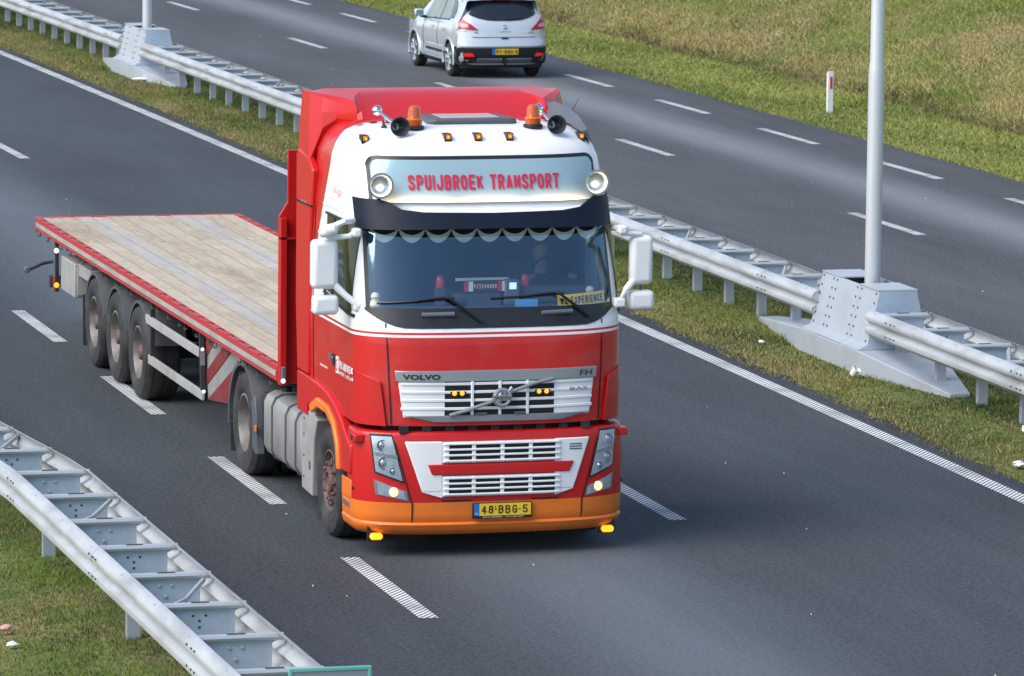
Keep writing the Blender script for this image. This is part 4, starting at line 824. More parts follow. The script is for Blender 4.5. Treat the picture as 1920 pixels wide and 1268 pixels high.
for s in (-1, 1):
    sp = thing_part('spotlight', T, (s*1.0, .44, 3.31))
    m = MB(); m.lathe([(.10, 0), (.10, .05), (.06, .095), (.0, .112), (-.02, .114), (-.028, .108), (-.02, .1)], (0, 0, 0), 'y', 32); obj('shell', m, 'black_plastic', sp)
    m = MB(); m.lathe([(-.022, .104), (.03, .08), (.05, .04), (.05, 0)], (0, 0, 0), 'y', 32); obj('reflector', m, 'lamp_chrome', sp)
    m = MB(); m.lathe([(.04, .022), (.02, .02), (.012, .0)], (.01, 0, -.02), 'y', 16); obj('bulb', m, 'bulb_warm', sp)
    m = MB(); m.lathe([(-.022, .104), (-.034, .07), (-.04, .03), (-.041, 0)], (0, 0, 0), 'y', 32); obj('lens', m, 'lens_glass', sp)
    m = MB(); m.lathe([(-.018, .117), (-.032, .115), (-.032, .104), (-.02, .104)], (0, 0, 0), 'y', 32); obj('chrome_ring', m, 'silver', sp)
    m = MB(); m.tube([(0, .03, -.1), (0, .1, -.16), (0, .2, -.16)], .02, 8); obj('bracket', m, 'black_plastic', sp)
    hn = thing_part('air_horn', T, (s*.73, .82, 3.80))
    m = MB(); m.lathe([(0, .088), (-.004, .09), (-.004, .082), (.05, .05), (.12, .022), (.13, .0)], (0, 0, 0), 'y', 28); m.lathe([(0, .09), (.02, .07), (.06, .045), (.14, .026)], (0, 0, 0), 'y', 28); obj('bell', m, 'horn', hn)
    m = MB(); m.tube([(0, .12, 0), (-s*.0-.07*1, .5, .085)] if s < 0 else [(0, .12, 0), (-.02, .5, .085)], [.02, .013], 10); obj('trumpet', m, 'chrome', hn)
    m = MB(); m.lathe([(-.05, 0), (-.045, .025), (-.03, .042), (0, .05), (.03, .042), (.045, .025), (.05, 0)], (-.085 if s < 0 else -.03, .54, .1), 'y', 20); obj('compressor', m, 'chrome', hn)
    m = MB(); m.tube([(-.05, .4, .07), (-.05, .4, -.07)], .01, 6); m.tube([(0, .1, 0), (0, .1, -.1)], .012, 6); obj('stand', m, 'chrome', hn)['kind'] = 'stuff'
    be = thing_part('beacon', T, (s*.555, 1.0, 3.765))
    m = MB(); m.lathe([(0, .09), (.025, .088), (.03, .07), (.03, 0)], (0, 0, 0), 'z', 24); obj('base', m, 'black_plastic', be)
    m = MB(); m.lathe([(.03, .07), (.07, .072), (.075, .066), (.08, .063), (.16, .058), (.19, .05), (.205, .03), (.21, 0)], (0, 0, 0), 'z', 28); obj('dome', m, 'beacon_amber', be)
    m = MB(); m.lathe([(.075, .0695), (.08, .074), (.088, .074), (.092, .064)], (0, 0, 0), 'z', 28); obj('dome_ring', m, 'amber', be)
for x in (-1.02, -.31, -.03, .265, .99):
    z = 3.69 if abs(x) < .9 else 3.665; y = cab_y(x, z); ml = thing_part('marker_lamp', T, (x, y, z+.005))
    m = MB(); m.box(-.032, .032, -.035, .09, -.035, .045); obj('housing', m, 'black_plastic', ml, bevel=.006)
    m = MB(); m.box(-.022, .022, -.048, -.036, -.008, .038); obj('lens', m, 'amber', ml, bevel=.006)
    m = MB(); m.lathe([(0, .011), (-.004, .008), (-.005, 0)], (0, -.048, .014), 'y', 10); obj('bulb', m, 'amber_lit', ml)
h = MB(); h.prism([(-.34, 1.12), (.40, 1.12), (.46, 1.2), (.40, 1.7), (-.34, 1.7), (-.40, 1.2)], 'z', 3.775, 3.835); rh = obj('roof_hatch', h, 'hatch_frame', T, bevel=.03)
h = MB(); h.box(-.24, .3, 1.22, 1.62, 3.833, 3.842); obj('hatch_pane', h, 'hatch_pane', rh, bevel=.02)
# red mottled decals on the roof in front of the deflector
m = MB()
for i in range(16):
    x = -.95+.125*i+random.uniform(-.03, .03); y = 1.43+random.uniform(-.05, .1); m.box(x-.035, x+.03, y-.06, y+.07, 3.79, 3.799)
struct(obj('roof_decals', m, 'red_paint', T, smooth=0), 'stuff')
m = MB(); m.tube([(1.06, 1.5, 3.85), (1.16, 1.6, 3.98)], [.004, .002], 6); obj('antenna', m, 'black_plastic', T)
m = MB(); m.tube([(-.8, 1.15, 3.76), (-.83, 1.05, 3.84)], [.02, .008], 6); m.lathe([(0, .03), (.02, .025), (.022, 0)], (-.8, 1.15, 3.76), 'z', 10); obj('antenna', m, 'black_plastic', T)
# roof deflector and side collars
m = MB()
half = [((1.255, 2.66, 3.2), (1.25, 2.64, 3.6), (1.225, 2.62, 3.985)), ((1.252, 2.22, 3.35), (1.235, 2.3, 3.7), (1.20, 2.42, 3.98)), ((1.15, 2.10, 3.68), (1.15, 2.14, 3.82), (1.12, 2.22, 3.955)), ((1.03, 2.06, 3.765), (1.03, 2.04, 3.83), (1.02, 2.02, 3.915)),
        ((.90, 1.76, 3.782), (.905, 1.77, 3.83), (.90, 1.80, 3.875)), ((.86, 1.72, 3.787), (.855, 1.80, 3.86), (.86, 1.95, 3.91)), ((.76, 1.70, 3.79), (.76, 1.92, 3.88), (.76, 2.18, 3.955)), ((.4, 1.69, 3.793), (.4, 1.92, 3.885), (.4, 2.18, 3.96))]
sec = [[(-x, y, z) for x, y, z in h_] for h_ in half]+[[(0, 1.69, 3.795), (0, 1.92, 3.885), (0, 2.18, 3.962)]]+[list(h_) for h_ in reversed(half)]
bk = [(max(-1.225, min(1.225, c_[2][0])), 2.64, 4.0-.02*(abs(c_[2][0]) > 1.1)) for c_ in sec]
rows_ = [[(c_[0][0]*.98, c_[0][1]+.05, c_[0][2]-.1) for c_ in sec]]+[[c_[k] for c_ in sec] for k in range(3)]+[[(b_[0], min(b_[1], c_[2][1]+.12), (b_[2]+c_[2][2])/2+.012) for b_, c_ in zip(bk, sec)], bk, [(b_[0], b_[1], 3.2) for b_ in bk]]
m.grid(rows_); obj('roof_deflector', m, 'red_paint', T, smooth=16)
it = [((.84, 2.0, 3.80), (.90, 1.98, 3.90), (1.10, 1.98, 3.72)), ((.88, 1.75, 3.795), (.97, 1.72, 3.93), (1.14, 1.74, 3.70)), ((.92, 1.45, 3.79), (1.01, 1.42, 3.90), (1.14, 1.42, 3.68)), ((.96, 1.2, 3.77), (1.04, 1.17, 3.84), (1.13, 1.17, 3.64)), ((1.0, .95, 3.72), (1.05, .93, 3.745), (1.10, .93, 3.62))]
m = MB(); m.grid([list(r_) for r_ in it]); m.add([it[0][0], it[0][1], it[0][2]], [(0, 1, 2)]); m.add([it[-1][0], it[-1][1], it[-1][2]], [(0, 1, 2)]); obj('air_intake', m, 'intake_grey', T, smooth=60)
for s in (-1, 1):
    m = MB(); out = [(2.03, 3.30), (2.06, 3.0), (2.13, 2.7), (2.15, 2.0), (2.15, 1.38), (2.62, 1.38), (2.70, 2.0), (2.70, 3.4), (2.62, 3.45), (2.2, 3.4)]
    a, b_ = (s*1.19, s*1.262); m.prism(out, 'x', a, b_); obj('side_collar', m, 'red_paint', T, bevel=.018)
    m = MB(); m.box(min(s*1.2, s*1.27), max(s*1.2, s*1.27), 2.07, 2.71, 2.955, 2.968); obj('panel_gap', m, 'dark', T, smooth=0)
    m = MB(); m.box(min(s*1.2, s*1.268), max(s*1.2, s*1.268), 2.25, 2.48, 2.968, 2.985); obj('hinge', m, 'silver', T, smooth=0)
# ------------------------------------------------------------------ sides of the cab
Sx = lambda y, z: side_x(y, z)
def side_both(build):
    for s in (-1, 1):
        m = build(MB()); yield s, (m if s < 0 else m.mirror_x())
for s, m in side_both(lambda m: m.surfq([(1.50, 2.27), (.53, 2.17), (.60, 2.945), (1.50, 2.945)], Sx, .014, -.01, 14, 4, 'side')): sw = obj('side_window', m, 'side_glass', T)
for s, m in side_both(lambda m: m.surfq([(1.56, 2.95), (.52, 2.95), (.52, 2.968), (1.56, 2.968)], Sx, .02, -.01, 12, 1, 'side')): obj('window_rail', m, 'black_plastic', T)
for s, m in side_both(lambda m: m.surfq([(1.55, 2.225), (.46, 2.13), (.46, 2.155), (1.55, 2.25)], Sx, .02, -.01, 12, 1, 'side')): obj('window_sill', m, 'black_plastic', T)
for s, m in side_both(lambda m: m.surfq([(1.22, 2.25), (1.19, 2.25), (1.19, 2.94), (1.22, 2.94)], Sx, .02, -.01, 1, 4, 'side')): obj('window_bar', m, 'black_plastic', T)
for s, m in side_both(lambda m: m.surfq([(2.03, 1.22), (2.02, 1.22), (2.02, 2.98), (2.03, 2.98)], Sx, .006, -.01, 1, 8, 'side')): obj('panel_gap', m, 'dark', T, smooth=0)
for s, m in side_both(lambda m: m.surfq([(2.0, 3.02), (.9, 3.02), (.9, 3.03), (2.0, 3.03)], Sx, .006, -.01, 10, 1, 'side')): obj('body_crease', m, 'cab_livery', T)
for s, m in side_both(lambda m: m.surfq([(1.75, 3.1), (1.1, 3.1), (1.1, 3.108), (1.75, 3.108)], Sx, .005, -.01, 10, 1, 'side')): obj('body_crease', m, 'cab_livery', T)
for s, m in side_both(lambda m: m.surfq([(1.75, 3.58), (1.0, 3.58), (1.0, 3.587), (1.75, 3.587)], Sx, .005, -.01, 10, 1, 'side')): obj('body_crease', m, 'cab_livery', T)
for s, m in side_both(lambda m: m.surfq([(1.24, 1.60), (1.12, 1.60), (1.12, 1.71), (1.24, 1.71)], Sx, .010, -.01, 2, 2, 'side')): dh = obj('door_handle', m, 'black_plastic', T, bevel=.004)
for s, m in side_both(lambda m: m.surfq([(1.23, 1.665), (1.13, 1.665), (1.13, 1.685), (1.23, 1.685)], Sx, .026, .014, 2, 2, 'side')): obj('grab_bar', m, 'grey_plastic', T, bevel=.004)
arch_o = [(.80, .70), (.86, .92), (1.02, 1.11), (1.28, 1.215), (1.70, 1.235), (2.0, 1.13)]; arch_i = [(.875, .70), (.93, .9), (1.08, 1.055), (1.32, 1.14), (1.66, 1.15), (1.93, 1.06)]
for s in (-1, 1):
    m = MB(); m.prism([(2.18, 1.37), (1.75, 1.365), (1.35, 1.33), (1.05, 1.26), (.8, 1.16), (.55, 1.02), (.42, .98), (.42, .72)]+arch_o+[(2.18, 1.1)], 'x', s*1.17, s*1.268); obj('arch_panel', m, 'red_paint', T, bevel=.015)
    m = MB(); m.prism(arch_o+arch_i[::-1], 'x', s*1.1, s*1.292); obj('wheel_flare', m, 'orange_paint', T, bevel=.012)
    m = MB(); m.prism([(2.19, 1.0), (2.62, 1.0), (2.62, 1.37), (2.19, 1.37)], 'x', s*1.18, s*1.262); obj('rear_skirt', m, 'red_paint', T, bevel=.012)
    m = MB(); m.prism([(.6, 1.19), (.6, .5), (.75, .5), (.85, .9), (1.1, 1.08), (1.5, 1.14), (1.95, 1.02), (2.0, .3), (2.05, .3), (2.1, 1.19)], 'x', s*.75, s*1.16); obj('arch_liner', m, 'dark', T, smooth=0)
    # tank, battery box, steps
    R4 = [(.62, .33), (1.14, .33), (1.21, .37), (1.245, .44), (1.245, .86), (1.21, .93), (1.14, .965), (.62, .965)]
    m = MB(); m.prism([(s*x, z) for x, z in R4], 'y', 2.52, 4.15); tk = obj('fuel_tank', m, 'tank', T, bevel=.025)
    for y in (2.72, 3.15, 3.75):
        m = MB(); m.prism([(s*(x+(.012 if x > .7 else 0)), z+(.012 if z > .9 else -.012 if z < .4 else 0)) for x, z in R4], 'y', y-.02, y+.02); obj('tank_strap', m, 'fender', tk, smooth=0)
    m = MB(); m.lathe([(0, .05), (.04, .05), (.045, .04), (.045, 0)], (s*1.05, 4.0, .965), 'z', 16); obj('filler_cap', m, 'black_plastic', tk)
    m = MB(); m.prism([(2.46, .28), (2.02, .26), (1.98, .8), (1.86, 1.0), (2.0, 1.06), (2.46, 1.02)], 'x', s*.65, s*1.248); bb = obj('battery_box', m, 'grey_box', T, bevel=.015)
    m = MB()
    for zz in (.4, .6, .8, .95): m.box(s*1.249-.004, s*1.249+.004, 2.35, 2.37, zz-.01, zz+.01)
    struct(obj('rivets', m, 'dark', bb, smooth=0), 'stuff')
    m = MB(); m.box(s*1.25-.004, s*1.25+.004, 2.09, 2.14, .5, .58); obj('warning_decal', m, 'hub_red', bb, smooth=0)
    m = MB(); m.box(min(s*.8, s*1.2), max(s*.8, s*1.2), 1.92, 1.94, .1, .42); obj('mud_flap', m, 'rubber', T, smooth=0)
    m = MB(); m.box(min(s*.62, s*1.2), max(s*.62, s*1.2), 4.18, 4.5, .45, .9); obj('air_tank_box', m, 'chassis', T, bevel=.02)
    # wheels
    wheel(T, (s*1.245, 1.36, .51), s, .31, style='front'); wheel(T, (s*1.245, 5.08, .51), s, .29, style='drive'); wheel(T, (s*.905, 5.08, .51), s, .29, style='drive')
    # rear mudguard
    A = [R(a) for a in np.linspace(-8, 186, 17)]; o_ = [(5.08+.66*math.cos(a), .5+.62*math.sin(a)) for a in A]; i_ = [(5.08+.615*math.cos(a), .5+.575*math.sin(a)) for a in A]
    m = MB(); m.prism(o_+i_[::-1], 'x', s*.6, s*1.262); fg = obj('rear_mudguard', m, 'fender', T, smooth=40)
    m = MB(); m.prism([(4.42, .46), (4.36, .3), (4.5, .3), (4.6, .36), (4.58, .62), (4.66, .78), (4.5, .86), (4.42, .7)], 'x', s*1.18, s*1.264); obj('mudguard_front', m, 'fender', fg, bevel=.01)
    m = MB(); m.box(min(s*.65, s*1.24), max(s*.65, s*1.24), 5.69, 5.72, .14, .5); obj('mud_flap', m, 'rubber', fg, smooth=0)
    m = MB(); m.box(s*1.268-.006, s*1.268+.006, 4.37, 4.44, .52, .58); obj('side_marker', m, 'amber', fg, bevel=.003)
m = MB()
for s in (-1, 1): m.box(s*.42-.04, s*.42+.04, .7, 6.3, .68, .95)
m.box(-.4, .4, 5.9, 6.1, .7, .9); m.box(-.5, .5, 1.25, 1.45, .4, .56); m.box(-.6, .6, 4.98, 5.18, .42, .6); m.box(-.9, .9, .62, 2.3, .98, 1.19); m.box(-.9, .9, 2.2, 2.5, .9, 1.5); struct(obj('chassis_frame', m, 'chassis', T, smooth=0), 'stuff')
m = MB(); m.lathe([(0, .45), (.06, .43), (.06, 0)], (0, 4.7, 1.0), 'z', 24); obj('coupling_plate', m, 'chassis', T)
for s in (-1, 1):
    m = MB(); m.box(s*.72-.24, s*.72+.24, .55, .57, .09, .30); ff_ = obj('front_flap', m, 'rubber', T, smooth=0); obj('lettering', stext('VOLVO', lambda u, v: (u, .547, v), s*.72-.2, s*.72+.2, .12, .19, .2), 'fender', ff_, smooth=0)['kind'] = 'stuff'
# lettering and logo on the near door
sf = lambda u, v: (side_x(u, v)-.02, u, v)
for s_, a, b_, z0, z1, mt, bo in (('SPUIJBROEK', .96, .42, 1.612, 1.685, 'white_ink', .24), ('TRANSPORT & OPSLAG', .96, .42, 1.556, 1.592, 'white_ink', .2)):
    obj('lettering', stext(s_, sf, a, b_, z0, z1, bo, nrm=(-1, 0, 0)), mt, T, smooth=0)['kind'] = 'stuff'
obj('lettering', text('Ga zeggut', lambda u, v: (side_x(u, v)-.006, u, v), 1.38, 1.02, 3.14, 3.225, .0), 'pink_ink', T, smooth=0)['kind'] = 'stuff'
m = MB(); m.surfq([(1.08, 1.55), (1.0, 1.55), (1.0, 1.70), (1.08, 1.70)], Sx, .010, -.004, 2, 2, 'side'); lg = obj('logo', m, 'white_ink', T, smooth=0)
obj('logo_mark', text('S', lambda u, v: (side_x(u, v)-.0125, u, v), 1.065, 1.015, 1.57, 1.68, .0), 'red_ink', lg, smooth=0)['kind'] = 'stuff'
m = MB(); m.surfq([(1.42, 1.63), (1.34, 1.63), (1.34, 1.685), (1.42, 1.685)], Sx, .004, -.004, 2, 1, 'side'); obj('model_badge', m, 'grey_plastic', T, smooth=0)
m = MB(); m.surfq([(1.75, 1.53), (1.45, 1.53), (1.45, 1.548), (1.75, 1.548)], Sx, .003, -.004, 2, 1, 'side'); obj('small_script', m, 'pink_ink', T, smooth=0)
# mirrors
for s in (-1, 1):
    mr_ = thing_part('mirror', T, (0, 0, 0)); S_ = lambda pts: [(s*(x-(.07 if s > 0 and x > 1.25 else 0)), y, z) for x, y, z in pts]
    dy = 0 if s < 0 else -.16; 
    def rbox(x0, x1, y0, y1, z0, z1): k_ = .07 if s > 0 and x0 > 1.3 else 0; q = MB(); q.box(min(s*(x0-k_), s*(x1-k_)), max(s*(x0-k_), s*(x1-k_)), y0+dy, y1+dy, z0, z1); return q
    obj('main_shell', rbox(1.37, 1.615 if s < 0 else 1.58, .46, .60, 2.385, 2.83), 'white_paint', mr_, bevel=.05, seg=4)
    obj('wide_angle_shell', rbox(1.36, 1.60, .47, .60, 2.15, 2.33), 'white_paint', mr_, bevel=.045, seg=4)
    q = MB(); q.box(min(s*1.40, s*1.59)-(.07 if s > 0 else 0), max(s*1.40, s*1.59)-(.07 if s > 0 else 0), .603+dy, .607+dy, 2.42, 2.80); obj('mirror_glass', q, 'chrome', mr_, smooth=0)
    m = MB(); m.tube(S_([(1.19, .60, 2.88), (1.22, .46+dy, 2.90), (1.28, .45+dy, 2.86), (1.46, .5+dy, 2.84)]), [.03, .03, .026, .026], 10); m.tube(S_([(1.40, .5+dy, 2.42), (1.32, .48+dy, 2.34), (1.20, .44+dy, 2.235), (1.17, .52, 2.22)]), [.036, .03, .03, .035], 10); obj('arm', m, 'white_paint', mr_)['kind'] = 'stuff'
    m = MB(); m.tube(S_([(1.48, .53+dy, 2.39), (1.48, .53+dy, 2.32)]), .012, 8); obj('link', m, 'grey_plastic', mr_)
    q = rbox(1.14, 1.24, .42, .56, 2.19, 2.27); obj('lower_bracket', q, 'white_paint', mr_, bevel=.015)
    q = rbox(1.17, 1.25, .42, .54, 2.85, 2.93); obj('upper_bracket', q, 'white_paint', mr_, bevel=.02)
m = MB(); m.tube([(-1.545, .47, 2.885), (-1.5, .45, 2.905), (-1.42, .44, 2.93), (-1.39, .44, 2.95)], [.035, .06, .055, .02], 12); ks = obj('kerb_mirror', m, 'white_paint', T)
m = MB(); m.tube([(-1.42, .46, 2.95), (-1.33, .46, 2.99), (-1.22, .55, 2.99)], [.03, .028, .026], 10); obj('arm', m, 'white_paint', ks)
# ------------------------------------------------------------------ driver and things on the dashboard
def person(px, py, pz):
    V = {}; vs = []; es = []; rr = []
    def v(n, p, r): V[n] = len(vs); vs.append(p); rr.append(r)
    def e(a, b): es.append((V[a], V[b]))
    v('pelvis', (0, .02, 1.90), .15); v('waist', (0, .04, 2.03), .14); v('chest', (0, .03, 2.22), .155); v('upper', (0, .02, 2.33), .12); v('neck', (0, .0, 2.43), .058); v('chin', (0, -.03, 2.505), .072); v('face', (0, -.025, 2.575), .082); v('brow', (0, -.01, 2.645), .084); v('crown', (0, .0, 2.70), .055)
    for a, b in zip(['pelvis', 'waist', 'chest', 'upper', 'neck', 'chin', 'face', 'brow'], ['waist', 'chest', 'upper', 'neck', 'chin', 'face', 'brow', 'crown']): e(a, b)
    for s, n in ((-1, 'l'), (1, 'r')):
        v(n+'sh', (s*.18, .02, 2.32), .07); v(n+'el', (s*.26, -.16, 2.12), .05); v(n+'wr', (s*.20, -.37, 2.36), .032); v(n+'ha', (s*.195, -.41, 2.41), .03); e('upper', n+'sh'); e(n+'sh', n+'el'); e(n+'el', n+'wr'); e(n+'wr', n+'ha')
        for k in range(4):
            v(f'{n}f{k}', (s*(.175+.018*k), -.445, 2.435-.008*k), .009); v(f'{n}g{k}', (s*(.172+.018*k), -.45, 2.41-.008*k), .008); e(n+'ha', f'{n}f{k}'); e(f'{n}f{k}', f'{n}g{k}')
        v(n+'th', (s*.17, -.40, 2.425), .01); v(n+'t2', (s*.155, -.42, 2.44), .009); e(n+'ha', n+'th'); e(n+'th', n+'t2')
        v(n+'hp', (s*.1, -.02, 1.88), .1); v(n+'kn', (s*.14, -.44, 1.9), .075); v(n+'an', (s*.14, -.52, 1.5), .05); v(n+'to', (s*.14, -.66, 1.46), .04); e('pelvis', n+'hp'); e(n+'hp', n+'kn'); e(n+'kn', n+'an'); e(n+'an', n+'to')
    me = bpy.data.meshes.new('body'); me.from_pydata(vs, es, []); o = bpy.data.objects.new('body', me); C.objects.link(o)
    sk_ = o.modifiers.new('skin', 'SKIN'); 
    if not me.skin_vertices: me.skin_vertices.new()
    for i, d in enumerate(me.skin_vertices[0].data): d.radius = (rr[i], rr[i]*(.8 if i in (V['chest'], V['waist'], V['upper']) else 1)); d.use_root = (i == 0)
    sb = o.modifiers.new('sub', 'SUBSURF'); sb.levels = 1; sb.render_levels = 1
    dg = bpy.context.evaluated_depsgraph_get(); me2 = bpy.data.meshes.new_from_object(o.evaluated_get(dg)); bpy.data.objects.remove(o)
    me2.materials.clear(); me2.materials.append(MATS['shirt']); me2.materials.append(MATS['skin'])
    for p in me2.polygons:
        c = p.center; p.use_smooth = True; p.material_index = 1 if (c.z > 2.44 or (c.z > 2.32 and c.y < -.36) or (c.z > 2.34 and abs(c.x) < .05*(c.z-2.3)/.13 and c.y < -.05)) else 0
    P_ = thing('person', 'driver in a dark top seated behind the steering wheel with both hands on it', 'person', (px, py, pz))
    b = bpy.data.objects.new('body', me2); C.objects.link(b); b.parent = P_
    m = MB(); m.lathe([(-.02, .083), (.02, .086), (.05, .075), (.075, .05), (.085, 0)], (0, .012, 2.67), 'z', 20); obj('hair', m, 'hair', P_)
    m = MB(); m.tube([(0, -.095, 2.60), (0, -.118, 2.56), (0, -.1, 2.545)], [.008, .014, .01], 8); obj('nose', m, 'skin', P_)
    for s in (-1, 1):
        m = MB(); m.lathe([(-.006, 0), (-.004, .005), (0, .007), (.004, .005), (.006, 0)], (s*.031, -.096, 2.60), 'y', 8); obj('eye', m, 'ink', P_)
        m = MB(); m.lathe([(-.008, 0), (-.006, .014), (.0, .02), (.006, .014), (.008, 0)], (s*.078, 0.01, 2.59), 'x', 10); obj('ear', m, 'skin', P_)
    m = MB(); m.tube([(-.02, -.096, 2.525), (0, -.1, 2.524), (.02, -.096, 2.525)], .003, 6); obj('mouth', m, 'hub_red', P_)
    return P_
person(TX+.74, TY+1.28, 0)
def W_(p): return (TX+p[0], TY+p[1], p[2])
def top(name, label, cat, loc): return thing(name, label, cat, W_(loc))
for x, lab in ((-.37, 'small red toy beacon on the dashboard, passenger side'), (.42, 'small red toy beacon on the dashboard beside the steering wheel')):
    t_ = top('toy_beacon', lab, 'ornament', (x, .62, 2.2)); m = MB(); m.box(-.045, .045, -.04, .04, 0, .16); obj('stand', m, 'interior', t_, bevel=.01)
    m = MB(); m.lathe([(.16, .04), (.18, .042), (.25, .035), (.27, .02), (.275, 0)], (0, 0, 0), 'z', 16); obj('dome', m, 'red_plastic', t_)
t_ = top('name_board', 'dark dashboard name board with red and white ends, behind the windscreen', 'name board', (.02, .52, 2.2))
m = MB(); m.box(-.2, .2, -.02, .02, .13, .23); obj('board', m, 'ink', t_, bevel=.004)
m = MB(); m.box(-.15, .15, -.0, .03, 0, .13); obj('foot', m, 'interior', t_, smooth=0)
for s in (-1, 1):
    m = MB(); m.box(s*.155-.04-.0*s, s*.155, -.024, -.018, .135, .225); obj('red_field', m, 'red_plastic', t_, smooth=0)
    m = MB(); m.box(s*.155+.001, s*.155+.042, -.024, -.018, .135, .225); obj('white_field', m, 'white_ink', t_, smooth=0)
obj('lettering', stext('FEYENOORD', lambda u, v: (u, -.0235, v), -.105, .105, .16, .2, .2), 'pink_ink', t_, smooth=0)['kind'] = 'stuff'
m = MB(); m.box(-.26, .23, .03, .05, .225, .25); o = obj('shelf', m, 'plush', t_, smooth=0)
t_ = top('tablet_holder', 'small screen in a dark holder on the dashboard between beacon and name board', 'screen', (.27, .50, 2.2)); m = MB(); m.box(-.07, .07, -.02, .05, 0, .24); obj('holder', m, 'grey_plastic', t_, bevel=.02); m = MB(); m.box(-.03, .035, -.024, -.019, .15, .21); obj('display', m, 'screen_lit', t_, smooth=0)
t_ = top('yellow_plate', 'yellow lettered plate behind the lower right corner of the windscreen', 'plate', (0, 0, 0))
fy = lambda x, z: cab_y(x, z)+.03
m = MB(); m.surfq([(.61, 2.215), (1.10, 2.23), (1.10, 2.335), (.61, 2.32)], fy, 0, -.006, 10, 1); obj('plate', m, 'yellow_plate', t_)
obj('lettering', stext('WC EXPERIENCE', lambda u, v: (u, fy(u, v)-.002, v+.03*(u-.61)), .635, 1.075, 2.235, 2.30, .16), 'ink', t_, smooth=0)['kind'] = 'stuff'
t_ = tag(obj('blue_card', MB().box(TX+.22, TX+.43, TY+.20, TY+.206, 2.205, 2.29), 'blue_card', None, smooth=0), 'light blue card standing against the bottom of the windscreen', 'card')
for x, y, z, lab in ((-1.03, .36, 2.2, 'pale plush toy in the lower left corner of the windscreen'), (1.0, .50, 2.2, 'pale plush toy behind the yellow plate at the right of the windscreen')):
    t_ = top('plush_toy', lab, 'toy', (x, y, z)); m = MB(); m.lathe([(0, 0), (.01, .04), (.05, .055), (.09, .04), (.1, 0)], (0, 0, 0), 'z', 14); obj('body', m, 'plush', t_); m = MB(); m.lathe([(-.04, 0), (-.03, .03), (0, .042), (.03, .03), (.04, 0)], (0, 0, .125), 'z', 14); obj('head', m, 'plush', t_)
# ------------------------------------------------------------------ flatbed trailer (same local frame)
F = thing('flatbed_trailer', 'empty flatbed trailer with pale plank deck, red side rails and red headboard', 'trailer', (TX, TY, 0))
Y0, Y1 = 3.40, 16.80
pl = bpy.data.materials.new('deck_plank'); pl.use_nodes = True; t = pl.node_tree; b = t.nodes['Principled BSDF']; L = t.links.new; b.inputs['Roughness'].default_value = .75
tc = t.nodes.new('ShaderNodeTexCoord'); oi = t.nodes.new('ShaderNodeObjectInfo'); geo = t.nodes.new('ShaderNodeNewGeometry')
def pn(sc, st, det=6):
    mp = t.nodes.new('ShaderNodeMapping'); mp.inputs['Scale'].default_value = st; L(geo.outputs['Position'], mp.inputs[0]); q = t.nodes.new('ShaderNodeTexNoise'); q.inputs['Scale'].default_value = sc; q.inputs['Detail'].default_value = det; L(mp.outputs[0], q.inputs['Vector']); return q.outputs[0]
cr = t.nodes.new('ShaderNodeValToRGB'); e = cr.color_ramp.elements; e[0].position = .25; e[0].color = (.30, .23, .15, 1); e[1].position = .75; e[1].color = (.57, .485, .365, 1); q = e.new(.5); q.color = (.46, .375, .265, 1)
mixv = mth(t, 'ADD', mth(t, 'ADD', mth(t, 'MULTIPLY', pn(6, (3, .5, 1)), .55), mth(t, 'MULTIPLY', pn(1.6, (1, .5, 1)), .45)), mth(t, 'MULTIPLY', mth(t, 'SUBTRACT', oi.outputs['Random'], .5), .16)); L(mixv, cr.inputs[0])
st_ = t.nodes.new('ShaderNodeMapRange'); st_.inputs[1].default_value = .58; st_.inputs[2].default_value = .75; st_.inputs[4].default_value = .38; L(pn(.9, (1.2, .5, 1), 7), st_.inputs[0])
mxs = t.nodes.new('ShaderNodeMix'); mxs.data_type = 'RGBA'; mxs.inputs[7].default_value = (.33, .22, .12, 1); L(st_.outputs[0], mxs.inputs[0]); L(cr.outputs[0], mxs.inputs[6])
sxp = t.nodes.new('ShaderNodeSeparateXYZ'); L(geo.outputs['Position'], sxp.inputs[0]); wt = None                      # two worn, bluish tyre tracks
for x0 in (TX-.62, TX+.58):
    g = mth(t, 'DIVIDE', mth(t, 'SUBTRACT', sxp.outputs[0], x0), .14); g = mth(t, 'MULTIPLY', g, g); g = mth(t, 'EXPONENT', mth(t, 'MULTIPLY', mth(t, 'MULTIPLY', g, g), -1.)); wt = g if wt is None else mth(t, 'ADD', wt, g)
wt = mth(t, 'MULTIPLY', wt, mth(t, 'MULTIPLY', pn(1.2, (1, .6, 1)), .95), True); mxt = t.nodes.new('ShaderNodeMix'); mxt.data_type = 'RGBA'; mxt.inputs[7].default_value = (.4, .41, .44, 1); L(wt, mxt.inputs[0]); L(mxs.outputs[2], mxt.inputs[6]); L(mxt.outputs[2], b.inputs['Base Color']); MATS['deck_plank'] = pl
dk = thing_part('deck', F, (0, 0, 0)); NP = 12; pw = 2.36/NP; cuts = [Y0, 5.9, 8.6, 11.35, 14.05, Y1]
for i in range(NP):
    x = -1.18+pw*i
    for a, b_ in zip(cuts[:-1], cuts[1:]):
        dz = random.uniform(-.003, .003); m = MB(); m.box(x+.011, x+pw-.011, a+.003, b_-.003, 1.25, 1.296+dz); obj('plank', m, 'deck_plank', dk, bevel=.004, seg=1)
for i in range(1, NP):
    x = -1.18+pw*i; m = MB(); m.box(x-.006, x+.006, Y0, Y1, 1.26, 1.299); obj('steel_strip', m, 'deck_steel', dk, smooth=0)
m = MB(); m.box(-1.15, 1.15, Y0, Y1, 1.15, 1.249); obj('deck_frame', m, 'chassis', F, smooth=0)
